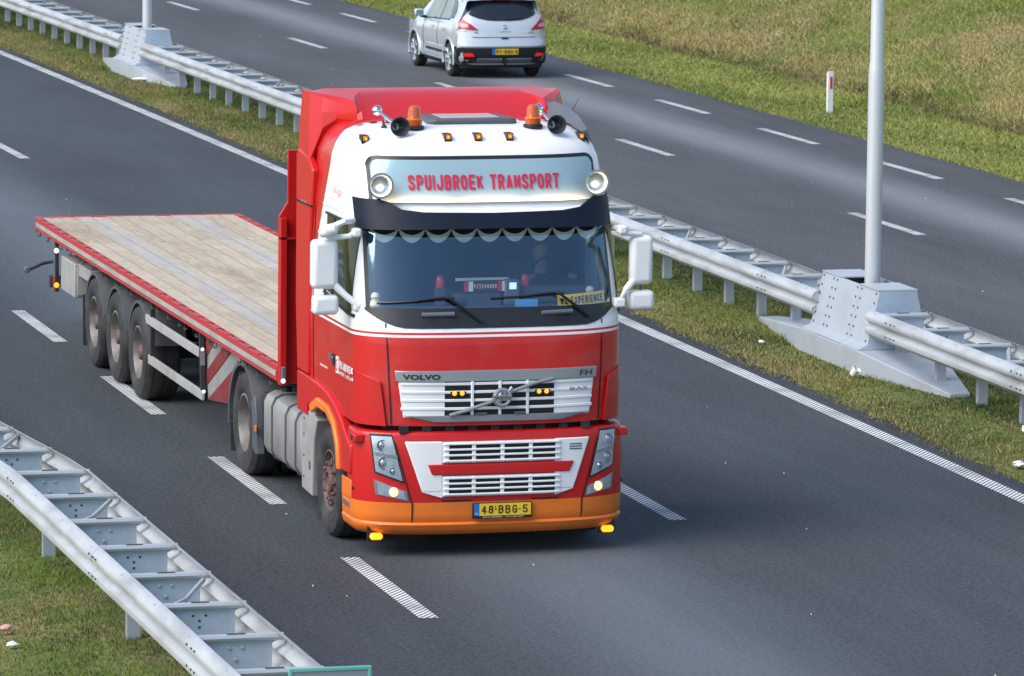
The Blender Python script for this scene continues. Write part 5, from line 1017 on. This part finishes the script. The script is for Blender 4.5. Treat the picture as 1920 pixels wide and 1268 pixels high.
for s in (-1, 1):
    m = MB(); m.box(min(s*1.182, s*1.255), max(s*1.182, s*1.255), Y0, Y1, 1.15, 1.304); rv = obj('side_rail', m, 'trailer_red', F, bevel=.006)
    m = MB(); m.box(s*1.257-.0035, s*1.257+.0035, Y0+.02, Y1-.03, 1.197, 1.247); obj('reflective_stripe', m, 'stripe_white', rv, smooth=0)
    for k in range(27):
        y = Y0+.25+.49*k; m_ = MB()
        if k == 0:
            q = MB(); q.box(-.012, .012, -.06, -.02, 0, .004); q.box(-.05, .01, .05, .06, 0, .004); pk = q.mesh('lashing_pocket', 0); pk.materials.append(MATS['dark'])
            q = MB(); q.tube([(0, 0, 0), (0, 0, -.05), (-.025, 0, -.06), (-.03, 0, -.03)], .009, 6); hk = q.mesh('rope_hook'); hk.materials.append(MATS['hub_red'])
        inst('lashing_pocket', pk, rv, (s*1.215, y, 1.3045))['kind'] = 'stuff'
        inst('rope_hook', hk, rv, (s*1.235, y+.1*(k % 3), 1.15), (0, 0, 0 if s < 0 else math.pi))
m = MB(); m.box(-1.255, 1.255, Y1, Y1+.05, 1.13, 1.304); obj('rear_rail', m, 'trailer_red', F, bevel=.006)
hb = [(-1.25, 1.13), (1.25, 1.13), (1.25, 2.73), (1.165, 2.87), (1.165, 3.36), (-1.165, 3.36), (-1.165, 2.87), (-1.25, 2.73)]
m = MB(); m.prism(hb, 'y', 3.34, 3.38); hd = obj('headboard', m, 'red_paint', F, smooth=0, bevel=.004)
for s in (-1, 1):
    m = MB(); m.box(min(s*1.19, s*1.25), max(s*1.19, s*1.25), 3.26, 3.338, 1.13, 2.72); obj('flange', m, 'red_paint', hd, smooth=0, bevel=.004)
    m = MB(); m.box(min(s*1.06, s*1.25), max(s*1.06, s*1.25), 3.26, 3.338, 2.52, 2.54); obj('gusset', m, 'red_paint', hd, smooth=0)
    m = MB(); m.box(s*1.225-.02, s*1.225+.02, 3.2, 3.26, 1.15, 1.31); q = obj('marker_lamp', m, 'grey_plastic', F, bevel=.006)
    m = MB(); m.lathe([(-.03, 0), (-.02, .018), (0, .024), (.02, .018), (.03, 0)], (s*1.235, 3.195, 1.18), 'y', 14); obj('bulb', m, 'lamp_white', q)
    m = MB(); m.box(s*1.255-.005, s*1.255+.005, Y0+.02, Y0+.1, 1.2, 1.245); obj('reflector', m, 'stripe_white', F, smooth=0)
# undergear
m = MB()
for s in (-1, 1): m.box(s*.5-.06, s*.5+.06, 4.2, 16.6, .92, 1.15)
for y in (10.4, 11.71, 13.02): m.box(-.95, .95, y-.07, y+.07, .44, .58)
for y in np.arange(4.2, 16.7, .62): m.box(-1.14, 1.14, y-.03, y+.03, 1.06, 1.149)
m.box(-.45, .45, 9.6, 14, .55, .92); struct(obj('chassis_beams', m, 'chassis', F, smooth=0), 'stuff')
for s in (-1, 1):
    for y in (10.4, 11.71, 13.02):
        wheel(F, (s*1.25, y, .51), s, .385, style='trailer')
        A = [R(a) for a in np.linspace(12, 165, 13)]; o_ = [(y+.60*math.cos(a), .5+.575*math.sin(a)) for a in A]; i_ = [(y+.57*math.cos(a), .5+.545*math.sin(a)) for a in A]
        m = MB(); m.prism(o_+i_[::-1], 'x', s*.82, s*1.24); obj('mudguard', m, 'fender', F, smooth=40)
    m = MB(); m.box(min(s*.84, s*1.25), max(s*.84, s*1.25), 13.66, 13.69, .16, .75); obj('mud_flap', m, 'rubber', F, smooth=0)
    for z, ya, yb in ((.93, 7.15, 10.0), (.51, 6.98, 9.85)):
        m = MB(); m.box(s*1.225-.015, s*1.225+.015, ya, yb, z-.048, z+.048); obj('underrun_rail', m, 'stripe_white', F, bevel=.005)
    for ya, yb in ((7.12, 7.02), (9.7, 9.7)):
        m = MB(); m.prism([(ya, 1.14), (ya+.06, 1.14), (yb+.06, .46), (yb, .46)], 'x', s*1.19, s*1.235); q = obj('underrun_post', m, 'chassis', F, smooth=0)
    m = MB(); m.box(s*1.225-.02, s*1.225+.02, 7.0, 7.03, .82, .98); o = obj('lamp_holder', m, 'steel', F, smooth=0)
    for z, y in ((.985, 7.0), (.56, 6.93)): m = MB(); m.lathe([(-.02, 0), (-.014, .014), (0, .019), (.014, .014), (.02, 0)], (s*1.23, y, z), 'y', 12); obj('marker_bulb', m, 'lamp_white', F)
    # striped board
    m = MB(); m.prism([(5.7, .60), (6.98, .47), (7.08, 1.13), (5.3, 1.13)], 'x', s*1.14, s*1.175); cb = obj('striped_board', m, 'board_grey', F, smooth=0)
    for st in ([(7.05, .90), (7.075, 1.125), (6.62, 1.125)], [(7.01, .62), (7.03, .76), (6.2, 1.125), (5.78, 1.125)], [(6.97, .475), (6.6, .515), (5.72, .605), (5.5, .86), (5.62, .99)]):
        m = MB(); m.prism(st, 'x', s*1.172, s*1.182); obj('red_stripe', m, 'stripe_red', cb, smooth=0)
    # landing leg and tool box
    m = MB(); m.box(min(s*.7, s*.85), max(s*.7, s*.85), 6.0, 6.15, .4, 1.1); obj('landing_leg', m, 'chassis', F, bevel=.01)
    m = MB(); m.box(min(s*.7, s*1.2), max(s*.7, s*1.2), 14.5, 15.4, .6, 1.0); tb = obj('tool_box', m, 'grey_box', F, bevel=.015)
    m = MB(); m.box(min(s*.74, s*1.17), max(s*.74, s*1.17), 14.485, 14.5, .63, .97); obj('box_door', m, 'grey_box', tb, bevel=.008)
    m = MB(); m.box(min(s*.8, s*1.15), max(s*.8, s*1.15), 13.75, 14.5, .86, 1.0); obj('side_tray', m, 'grey_box', F, bevel=.01)
    m = MB(); m.box(s*1.2-.02, s*1.2+.02, 15.64, 15.7, .54, 1.14); rl = obj('rear_lamp_post', m, 'chassis', F, smooth=0)
    for z in (1.03, .62): m = MB(); m.lathe([(-.02, 0), (-.014, .024), (0, .032), (.014, .024), (.02, 0)], (s*1.21, 15.62, z), 'y', 12); obj('marker_bulb', m, 'lamp_white' if z > 1 else 'amber_lit', rl)
    m = MB(); m.box(s*1.2-.03, s*1.2+.03, 15.7, 15.76, .54, .72); obj('reflector', m, 'red_plastic', rl, smooth=0)
    m = MB(); m.tube([(s*1.1, 16.5, .8), (s*1.22, 16.5, .78), (s*1.38, 16.45, .72)], .02, 8); ac = obj('outline_lamp_arm', m, 'rubber', F)
    m = MB(); m.lathe([(-.05, .0), (-.045, .035), (.03, .04), (.045, .02), (.05, 0)], (s*1.42, 16.45, .71), 'y', 14); obj('outline_lamp', m, 'grey_plastic', ac)
m = MB(); m.box(-1.15, 1.15, 16.4, 16.5, .5, .64); obj('rear_bumper', m, 'chassis', F, bevel=.01)
# ------------------------------------------------------------------ silver car on the far carriageway (seen from behind; local y runs forward)
K = thing('car', 'silver five-door car driving away on the far carriageway, seen from behind', 'car', (25.74, 95.95, 0)); K.rotation_euler[2] = -math.atan(KC*37)
HW = .915
def roofz(y): return float(np.interp(y, [0, .12, .28, .42, .6, .9, 1.3, 1.8, 2.3, 2.7, 3.1, 3.42, 3.6, 4.2, 4.37], [.98, 1.10, 1.32, 1.52, 1.585, 1.625, 1.64, 1.64, 1.61, 1.52, 1.27, 1.05, 1.0, .86, .7]))
def wid(y): return float(np.interp(y, [0, .12, .4, .9, 1.5, 2.6, 3.5, 4.1, 4.37], [.84, .885, .905, .915, .905, .905, .91, .85, .7]))
def beltz(y): return float(np.interp(y, [0, .5, 1.0, 2.0, 3.0, 3.6, 4.37], [1.12, 1.12, 1.09, 1.04, 1.0, .94, .68]))
def c_sec(y):
    w = wid(y); zr = roofz(y); zb = min(beltz(y), zr-.02); tap = max(0, zr-zb)
    low = [(w*float(np.interp(z, [.28, .36, .50, .66, .80], [.95, .985, .975, 1, 1])), z) for z in np.arange(.28, .81, .04)]
    pts_ = [(w*.80, .26)]+low+[(w*.985, .92), (w*.955, zb-.03), (w*.935, zb)]
    for k in range(1, 6): f = k/5; pts_.append((w*.935-(tap*.36+.0)*f-.015*math.sin(f*3), zb+tap*.90*f))
    e = pts_[-1]; pts_ += [(e[0]-.05, e[1]+tap*.055+.006), (e[0]-.14, zr-.012), (e[0]*.55, zr+.004), (0, zr+.012)]
    return pts_
def rear_y(x, z):   # tailgate and bumper surface
    base = float(np.interp(z, [.26, .34, .46, .60, .68, .80, .95, 1.05, 1.14, 1.30, 1.45, 1.52, 1.60], [.20, .07, .02, .0, .02, .05, .06, .09, .14, .25, .36, .42, .55])); w = max(.2, float(np.interp(z, [.26, .6, .9, 1.12, 1.5, 1.6], [.84, .90, .905, .875, .70, .62])))
    s = min(1., abs(x)/w); return base+.30*(1-math.sqrt(max(0, 1-s**3.4)))
def car_side(y, z):
    sec = c_sec(y)[1:-4]; zs = [p[1] for p in sec]; xs_ = [p[0] for p in sec]; return -float(np.interp(z, zs, xs_))
ys_ = [.30, .36]+[.42+.04*i for i in range(25)]+[1.5, 1.8, 2.1, 2.4, 2.7, 2.9]+[3.02+.04*i for i in range(26)]+[4.1, 4.25, 4.37]
rows_ = []
for y in ys_:
    s_ = c_sec(max(y, .42) if y < .42 else y); rows_.append([(-x, y, z) for x, z in s_]+[(x, y, z) for x, z in reversed(s_[:-1])])
m = MB(); m.grid(rows_)
def in_arch(f):
    cx_, cy_2, cz_ = (sum(m.v[i][k] for i in f)/len(f) for k in range(3)); return abs(cx_) > .6 and any((cy_2-a)**2+(cz_-.35)**2 < .385**2 for a in (.90, 3.52))
m.f = [f for f in m.f if not in_arch(f)]; fr_row = rows_[-1]; m.add(fr_row, [tuple(range(len(fr_row)))])
zz = [.26, .30, .36, .46, .56, .62, .68, .74, .8, .88, .95, 1.0, 1.05, 1.1, 1.15, 1.2, 1.27, 1.34, 1.41, 1.47, 1.52, 1.56, 1.60]
def rw(z): return float(np.interp(z, [.26, .6, .9, 1.12, 1.5, 1.6], [.84, .90, .905, .875, .70, .62]))
g_ = []
for z in zz:
    w = rw(z); r_ = [(s_*w, rear_y(s_*w, z), z) for s_ in (-1, -.995, -.98, -.95, -.9, -.82, -.7, -.5, -.25, 0, .25, .5, .7, .82, .9, .95, .98, .995, 1)]
    g_.append([(-max(w, car_side(.62, z)*-1 if z < 1.5 else w), .62, z)]+r_+[(max(w, -car_side(.62, z) if z < 1.5 else w), .62, z)])
m.grid(g_); m.grid([g_[-1], [(p[0]*.96, .8, 1.618) for p in g_[-1]]])
bd = obj('body', m, 'car_paint', K, smooth=45)
def rb(c, o0, mat, name, parent=K, nx=10, nz=4, bevel=0): q = MB(); q.surfq(c, rear_y, o0, -.01, nx, nz); return obj(name, q, mat, parent, bevel=bevel)
# rear window: curved lower edge
q = band([-.68+.068*i for i in range(21)], lambda x: 1.125+.12*(abs(x)/.68)**3, lambda x: 1.50-.02*(abs(x)/.68)**4, rear_y, .012, -.01, 5); rwn = obj('rear_window', q, 'car_glass', K, smooth=60)
q = band([-.62+.062*i for i in range(21)], lambda x: 1.515, lambda x: 1.55, rear_y, .05, -.02, 1); obj('spoiler', q, 'car_paint', K)
q = MB(); q.surfq([(-.18, 1.50), (.18, 1.50), (.18, 1.517), (-.18, 1.517)], rear_y, .055, 0, 4, 1); obj('brake_lamp', q, 'tail_red', K)
q = MB(); q.tube([(.02, rear_y(0, 1.15)-.03, 1.145), (.38, rear_y(.38, 1.17)-.03, 1.165)], [.014, .008], 6); obj('rear_wiper', q, 'car_black', rwn)
for s in (-1, 1):
    q = MB(); q.surfq([(s*.885, .965), (s*.52, .945), (s*.60, 1.01), (s*.80, 1.175)], rear_y, .015, -.02, 10, 5); tl = obj('tail_lamp', q, 'tail_red', K)
    q = MB(); q.surfq([(s*.87, 1.0), (s*.70, 1.0), (s*.72, 1.06), (s*.84, 1.08)], rear_y, .02, 0, 6, 2); obj('lamp_segment', q, 'lamp_pink', tl)
    q = MB(); q.surfq([(s*.9, .925), (s*.74, .93), (s*.75, .955), (s*.9, .96)], rear_y, .014, -.02, 6, 1); obj('lamp_trim', q, 'silver', tl)
    q = MB(); q.surfq([(s*.80, .435), (s*.60, .435), (s*.64, .50), (s*.78, .50)], rear_y, .024, 0, 5, 1); obj('fog_lamp', q, 'fog_red', K)
q = band([-.895, -.89, -.88]+[-.86+.086*i for i in range(21)]+[.88, .89, .895], lambda x: .30, lambda x: .625-.02*(abs(x)/.88)**6, rear_y, .012, -.01, 4); bmp = obj('rear_bumper', q, 'car_black', K, smooth=60)
q = band([-.86+.086*i for i in range(21)], lambda x: .605, lambda x: .635, rear_y, .022, 0, 1); obj('bumper_ledge', q, 'grey_plastic', bmp)
for a_, b_ in ((-.55, -.05), (.05, .55)):
    q = MB(); q.surfq([(a_, .315), (b_, .315), (b_, .385), (a_, .385)], rear_y, .025, 0, 6, 1); sk_ = obj('skid_panel', q, 'grey_plastic', bmp)
    q = MB(); q.surfq([(a_, .385), (b_, .385), (b_, .398), (a_, .398)], rear_y, .03, 0, 6, 1); obj('chrome_strip', q, 'chrome', sk_)
q = MB(); q.tube([(0, .12, .32), (0, -.02, .30), (0, -.08, .33), (0, -.08, .37)], [.03, .025, .02, .02], 8); q.lathe([(-.025, 0), (-.018, .02), (0, .026), (.018, .02), (.025, 0)], (0, -.08, .39), 'z', 12); obj('tow_bar', q, 'car_black', K)
rb([(-.64, .805), (.64, .805), (.64, .815), (-.64, .815)], .006, 'car_black', 'tailgate_gap', nx=14, nz=1); rb([(-.07, .775), (.07, .775), (.07, .80), (-.07, .80)], .012, 'car_black', 'boot_handle', nx=3, nz=1)
e_ = MB()
for pts_ in ([(-.03, 1.03), (.0, 1.045), (.02, 1.03), (.0, .99), (.03, .965)], [(0, 1.0), (-.03, .975), (-.02, .96)], [(.0, 1.03), (.035, 1.02)], [(.01, .99), (.045, .985)]): e_.tube([(a_, rear_y(a_, b_)-.012, b_) for a_, b_ in pts_], .008, 5)
obj('emblem', e_, 'grille_silver', K)['kind'] = 'stuff'
rb([(-.11, .915), (.11, .915), (.11, .925), (-.11, .925)], .006, 'grille_silver', 'badge_strip', nx=4, nz=1); rb([(-.60, .895), (-.53, .895), (-.53, .907), (-.60, .907)], .006, 'grey_plastic', 'model_badge', nx=2, nz=1); rb([(.48, .9), (.6, .9), (.6, .91), (.48, .91)], .006, 'grille_silver', 'model_badge', nx=2, nz=1)
np_ = rb([(-.26, .475), (.26, .475), (.26, .59), (-.26, .59)], .03, 'yellow_plate', 'number_plate', nx=2, nz=1)
q = MB(); q.surfq([(-.262, .473), (-.205, .473), (-.205, .592), (-.262, .592)], rear_y, .034, .0, 1, 1); obj('blue_band', q, 'blue_band', np_)
obj('lettering', stext('PX-860-B', lambda u, v: (u, rear_y(0, .53)-.036, v), -.185, .24, .497, .568, .16), 'ink', np_, smooth=0)['kind'] = 'stuff'
# sides
def sb(c, o0, mat, name, parent=K, nx=12, nz=4):
    for s in (-1, 1):
        q = MB(); q.surfq(c, car_side, o0, -.01, nx, nz, 'side'); q = q if s < 0 else q.mirror_x(); obj(name, q, mat, parent)
sb([(.62, 1.15), (.98, 1.12), (1.12, 1.48), (.92, 1.46)], .008, 'car_glass', 'quarter_window', nx=5)
sb([(1.02, 1.115), (1.72, 1.075), (1.72, 1.53), (1.16, 1.50)], .010, 'car_glass_sky_tone', 'rear_door_window'); sb([(1.78, 1.07), (2.95, 1.03), (2.62, 1.46), (1.78, 1.53)], .010, 'car_glass_sky_tone', 'front_door_window')
sb([(1.73, 1.07), (1.77, 1.07), (1.77, 1.53), (1.73, 1.53)], .012, 'car_black', 'door_pillar', nx=1)
sb([(.98, 1.095), (2.98, 1.015), (2.98, 1.03), (.98, 1.112)], .012, 'car_black', 'window_sill', nz=1)
for s in (-1, 1):
    q = MB(); q.surfq([(.30, .28), (.50, .28), (.47, .60), (.30, .625)], lambda y, z: car_side(max(y, .42), z), .016, -.03, 4, 6, 'side'); q = q if s < 0 else q.mirror_x(); obj('bumper_corner', q, 'car_black', bmp)
sb([(1.0, .43), (2.62, .43), (2.62, .475), (1.0, .475)], .016, 'car_black', 'rub_strip', nz=1); sb([(.98, .48), (2.64, .48), (2.60, .55), (1.02, .55)], .02, 'car_paint', 'door_moulding', nz=2); sb([(.98, .275), (2.66, .275), (2.66, .305), (.98, .305)], .012, 'chrome', 'sill_trim', nz=1)
for y in (1.15, 2.0): sb([(y, .90), (y+.2, .89), (y+.2, .92), (y, .93)], .03, 'car_paint', 'door_handle', nx=3, nz=1)
for y in (1.745, 2.8): sb([(y, .32), (y+.012, .32), (y+.012, 1.06), (y, 1.06)], .006, 'car_black', 'door_gap', nx=1, nz=8)
for s in (-1, 1):
    q = MB(); q.box(min(s*.93, s*1.12), max(s*.93, s*1.12), 2.62, 2.74, 1.06, 1.20); mi = obj('wing_mirror', q, 'car_paint', K, bevel=.04, seg=3); q = MB(); q.box(min(s*.96, s*1.10), max(s*.96, s*1.10), 2.608, 2.618, 1.08, 1.18); obj('mirror_glass', q, 'mirror_blue', mi, bevel=.004); q = MB(); q.tube([(s*.86, 2.72, 1.03), (s*1.0, 2.70, 1.07)], .03, 8); obj('stalk', q, 'car_black', mi)
    for y in (.90, 3.52):
        q = MB(); q.lathe([(.60, 0), (.60, .40), (.90, .40)], (0, y, .35), 'x', 40, s); q.v = [(x_, y_, max(z_, .22)) for x_, y_, z_ in q.v]; ar = obj('wheel_arch', q, 'dark', K, smooth=50)
        q = MB(); w0 = wid(y); q.lathe([(w0-.03, .365), (w0+.004, .37), (w0+.008, .39), (w0+.004, .415), (w0-.02, .425)], (0, y, .35), 'x', 48, s); q.v = [(x_, y_, max(z_, .25)) for x_, y_, z_ in q.v]; obj('arch_lip', q, 'car_paint', ar, smooth=50)
        w_ = thing_part('wheel', K, (s*.895, y, .335)); q = MB(); q.lathe([(.03, .215), (.0, .23), (-.008, .27), (.012, .315), (.03, .332), (.12, .336), (.19, .332), (.215, .3), (.2, .22)], (0, 0, 0), 'x', 40); obj('tyre', q, 'rubber', w_)
        q = MB(); q.lathe([(.03, .22), (-.002, .226), (.004, .205), (.05, .195), (.10, .19), (.11, 0)], (0, 0, 0), 'x', 32); ri = obj('rim', q, 'grey_plastic', w_)
        q = MB()
        for k in range(6):
            a = 2*math.pi*k/6+.3
            for da in (-.16, .16): q.tube([(.02, .04*math.cos(a), .04*math.sin(a)), (.004, .21*math.cos(a+da), .21*math.sin(a+da))], [.022, .024], 6)
        q.lathe([(.01, .225), (-.006, .23), (-.004, .212), (.02, .205)], (0, 0, 0), 'x', 32); q.lathe([(.03, .06), (-.002, .055), (-.008, .03), (-.008, 0)], (0, 0, 0), 'x', 16); obj('spokes', q, 'alloy', ri)['kind'] = 'stuff'
        if s > 0: w_.rotation_euler[2] = math.pi
q = MB(); q.box(-.8, .8, .25, 4.2, .2, .4); obj('underbody', q, 'dark', K, smooth=0)
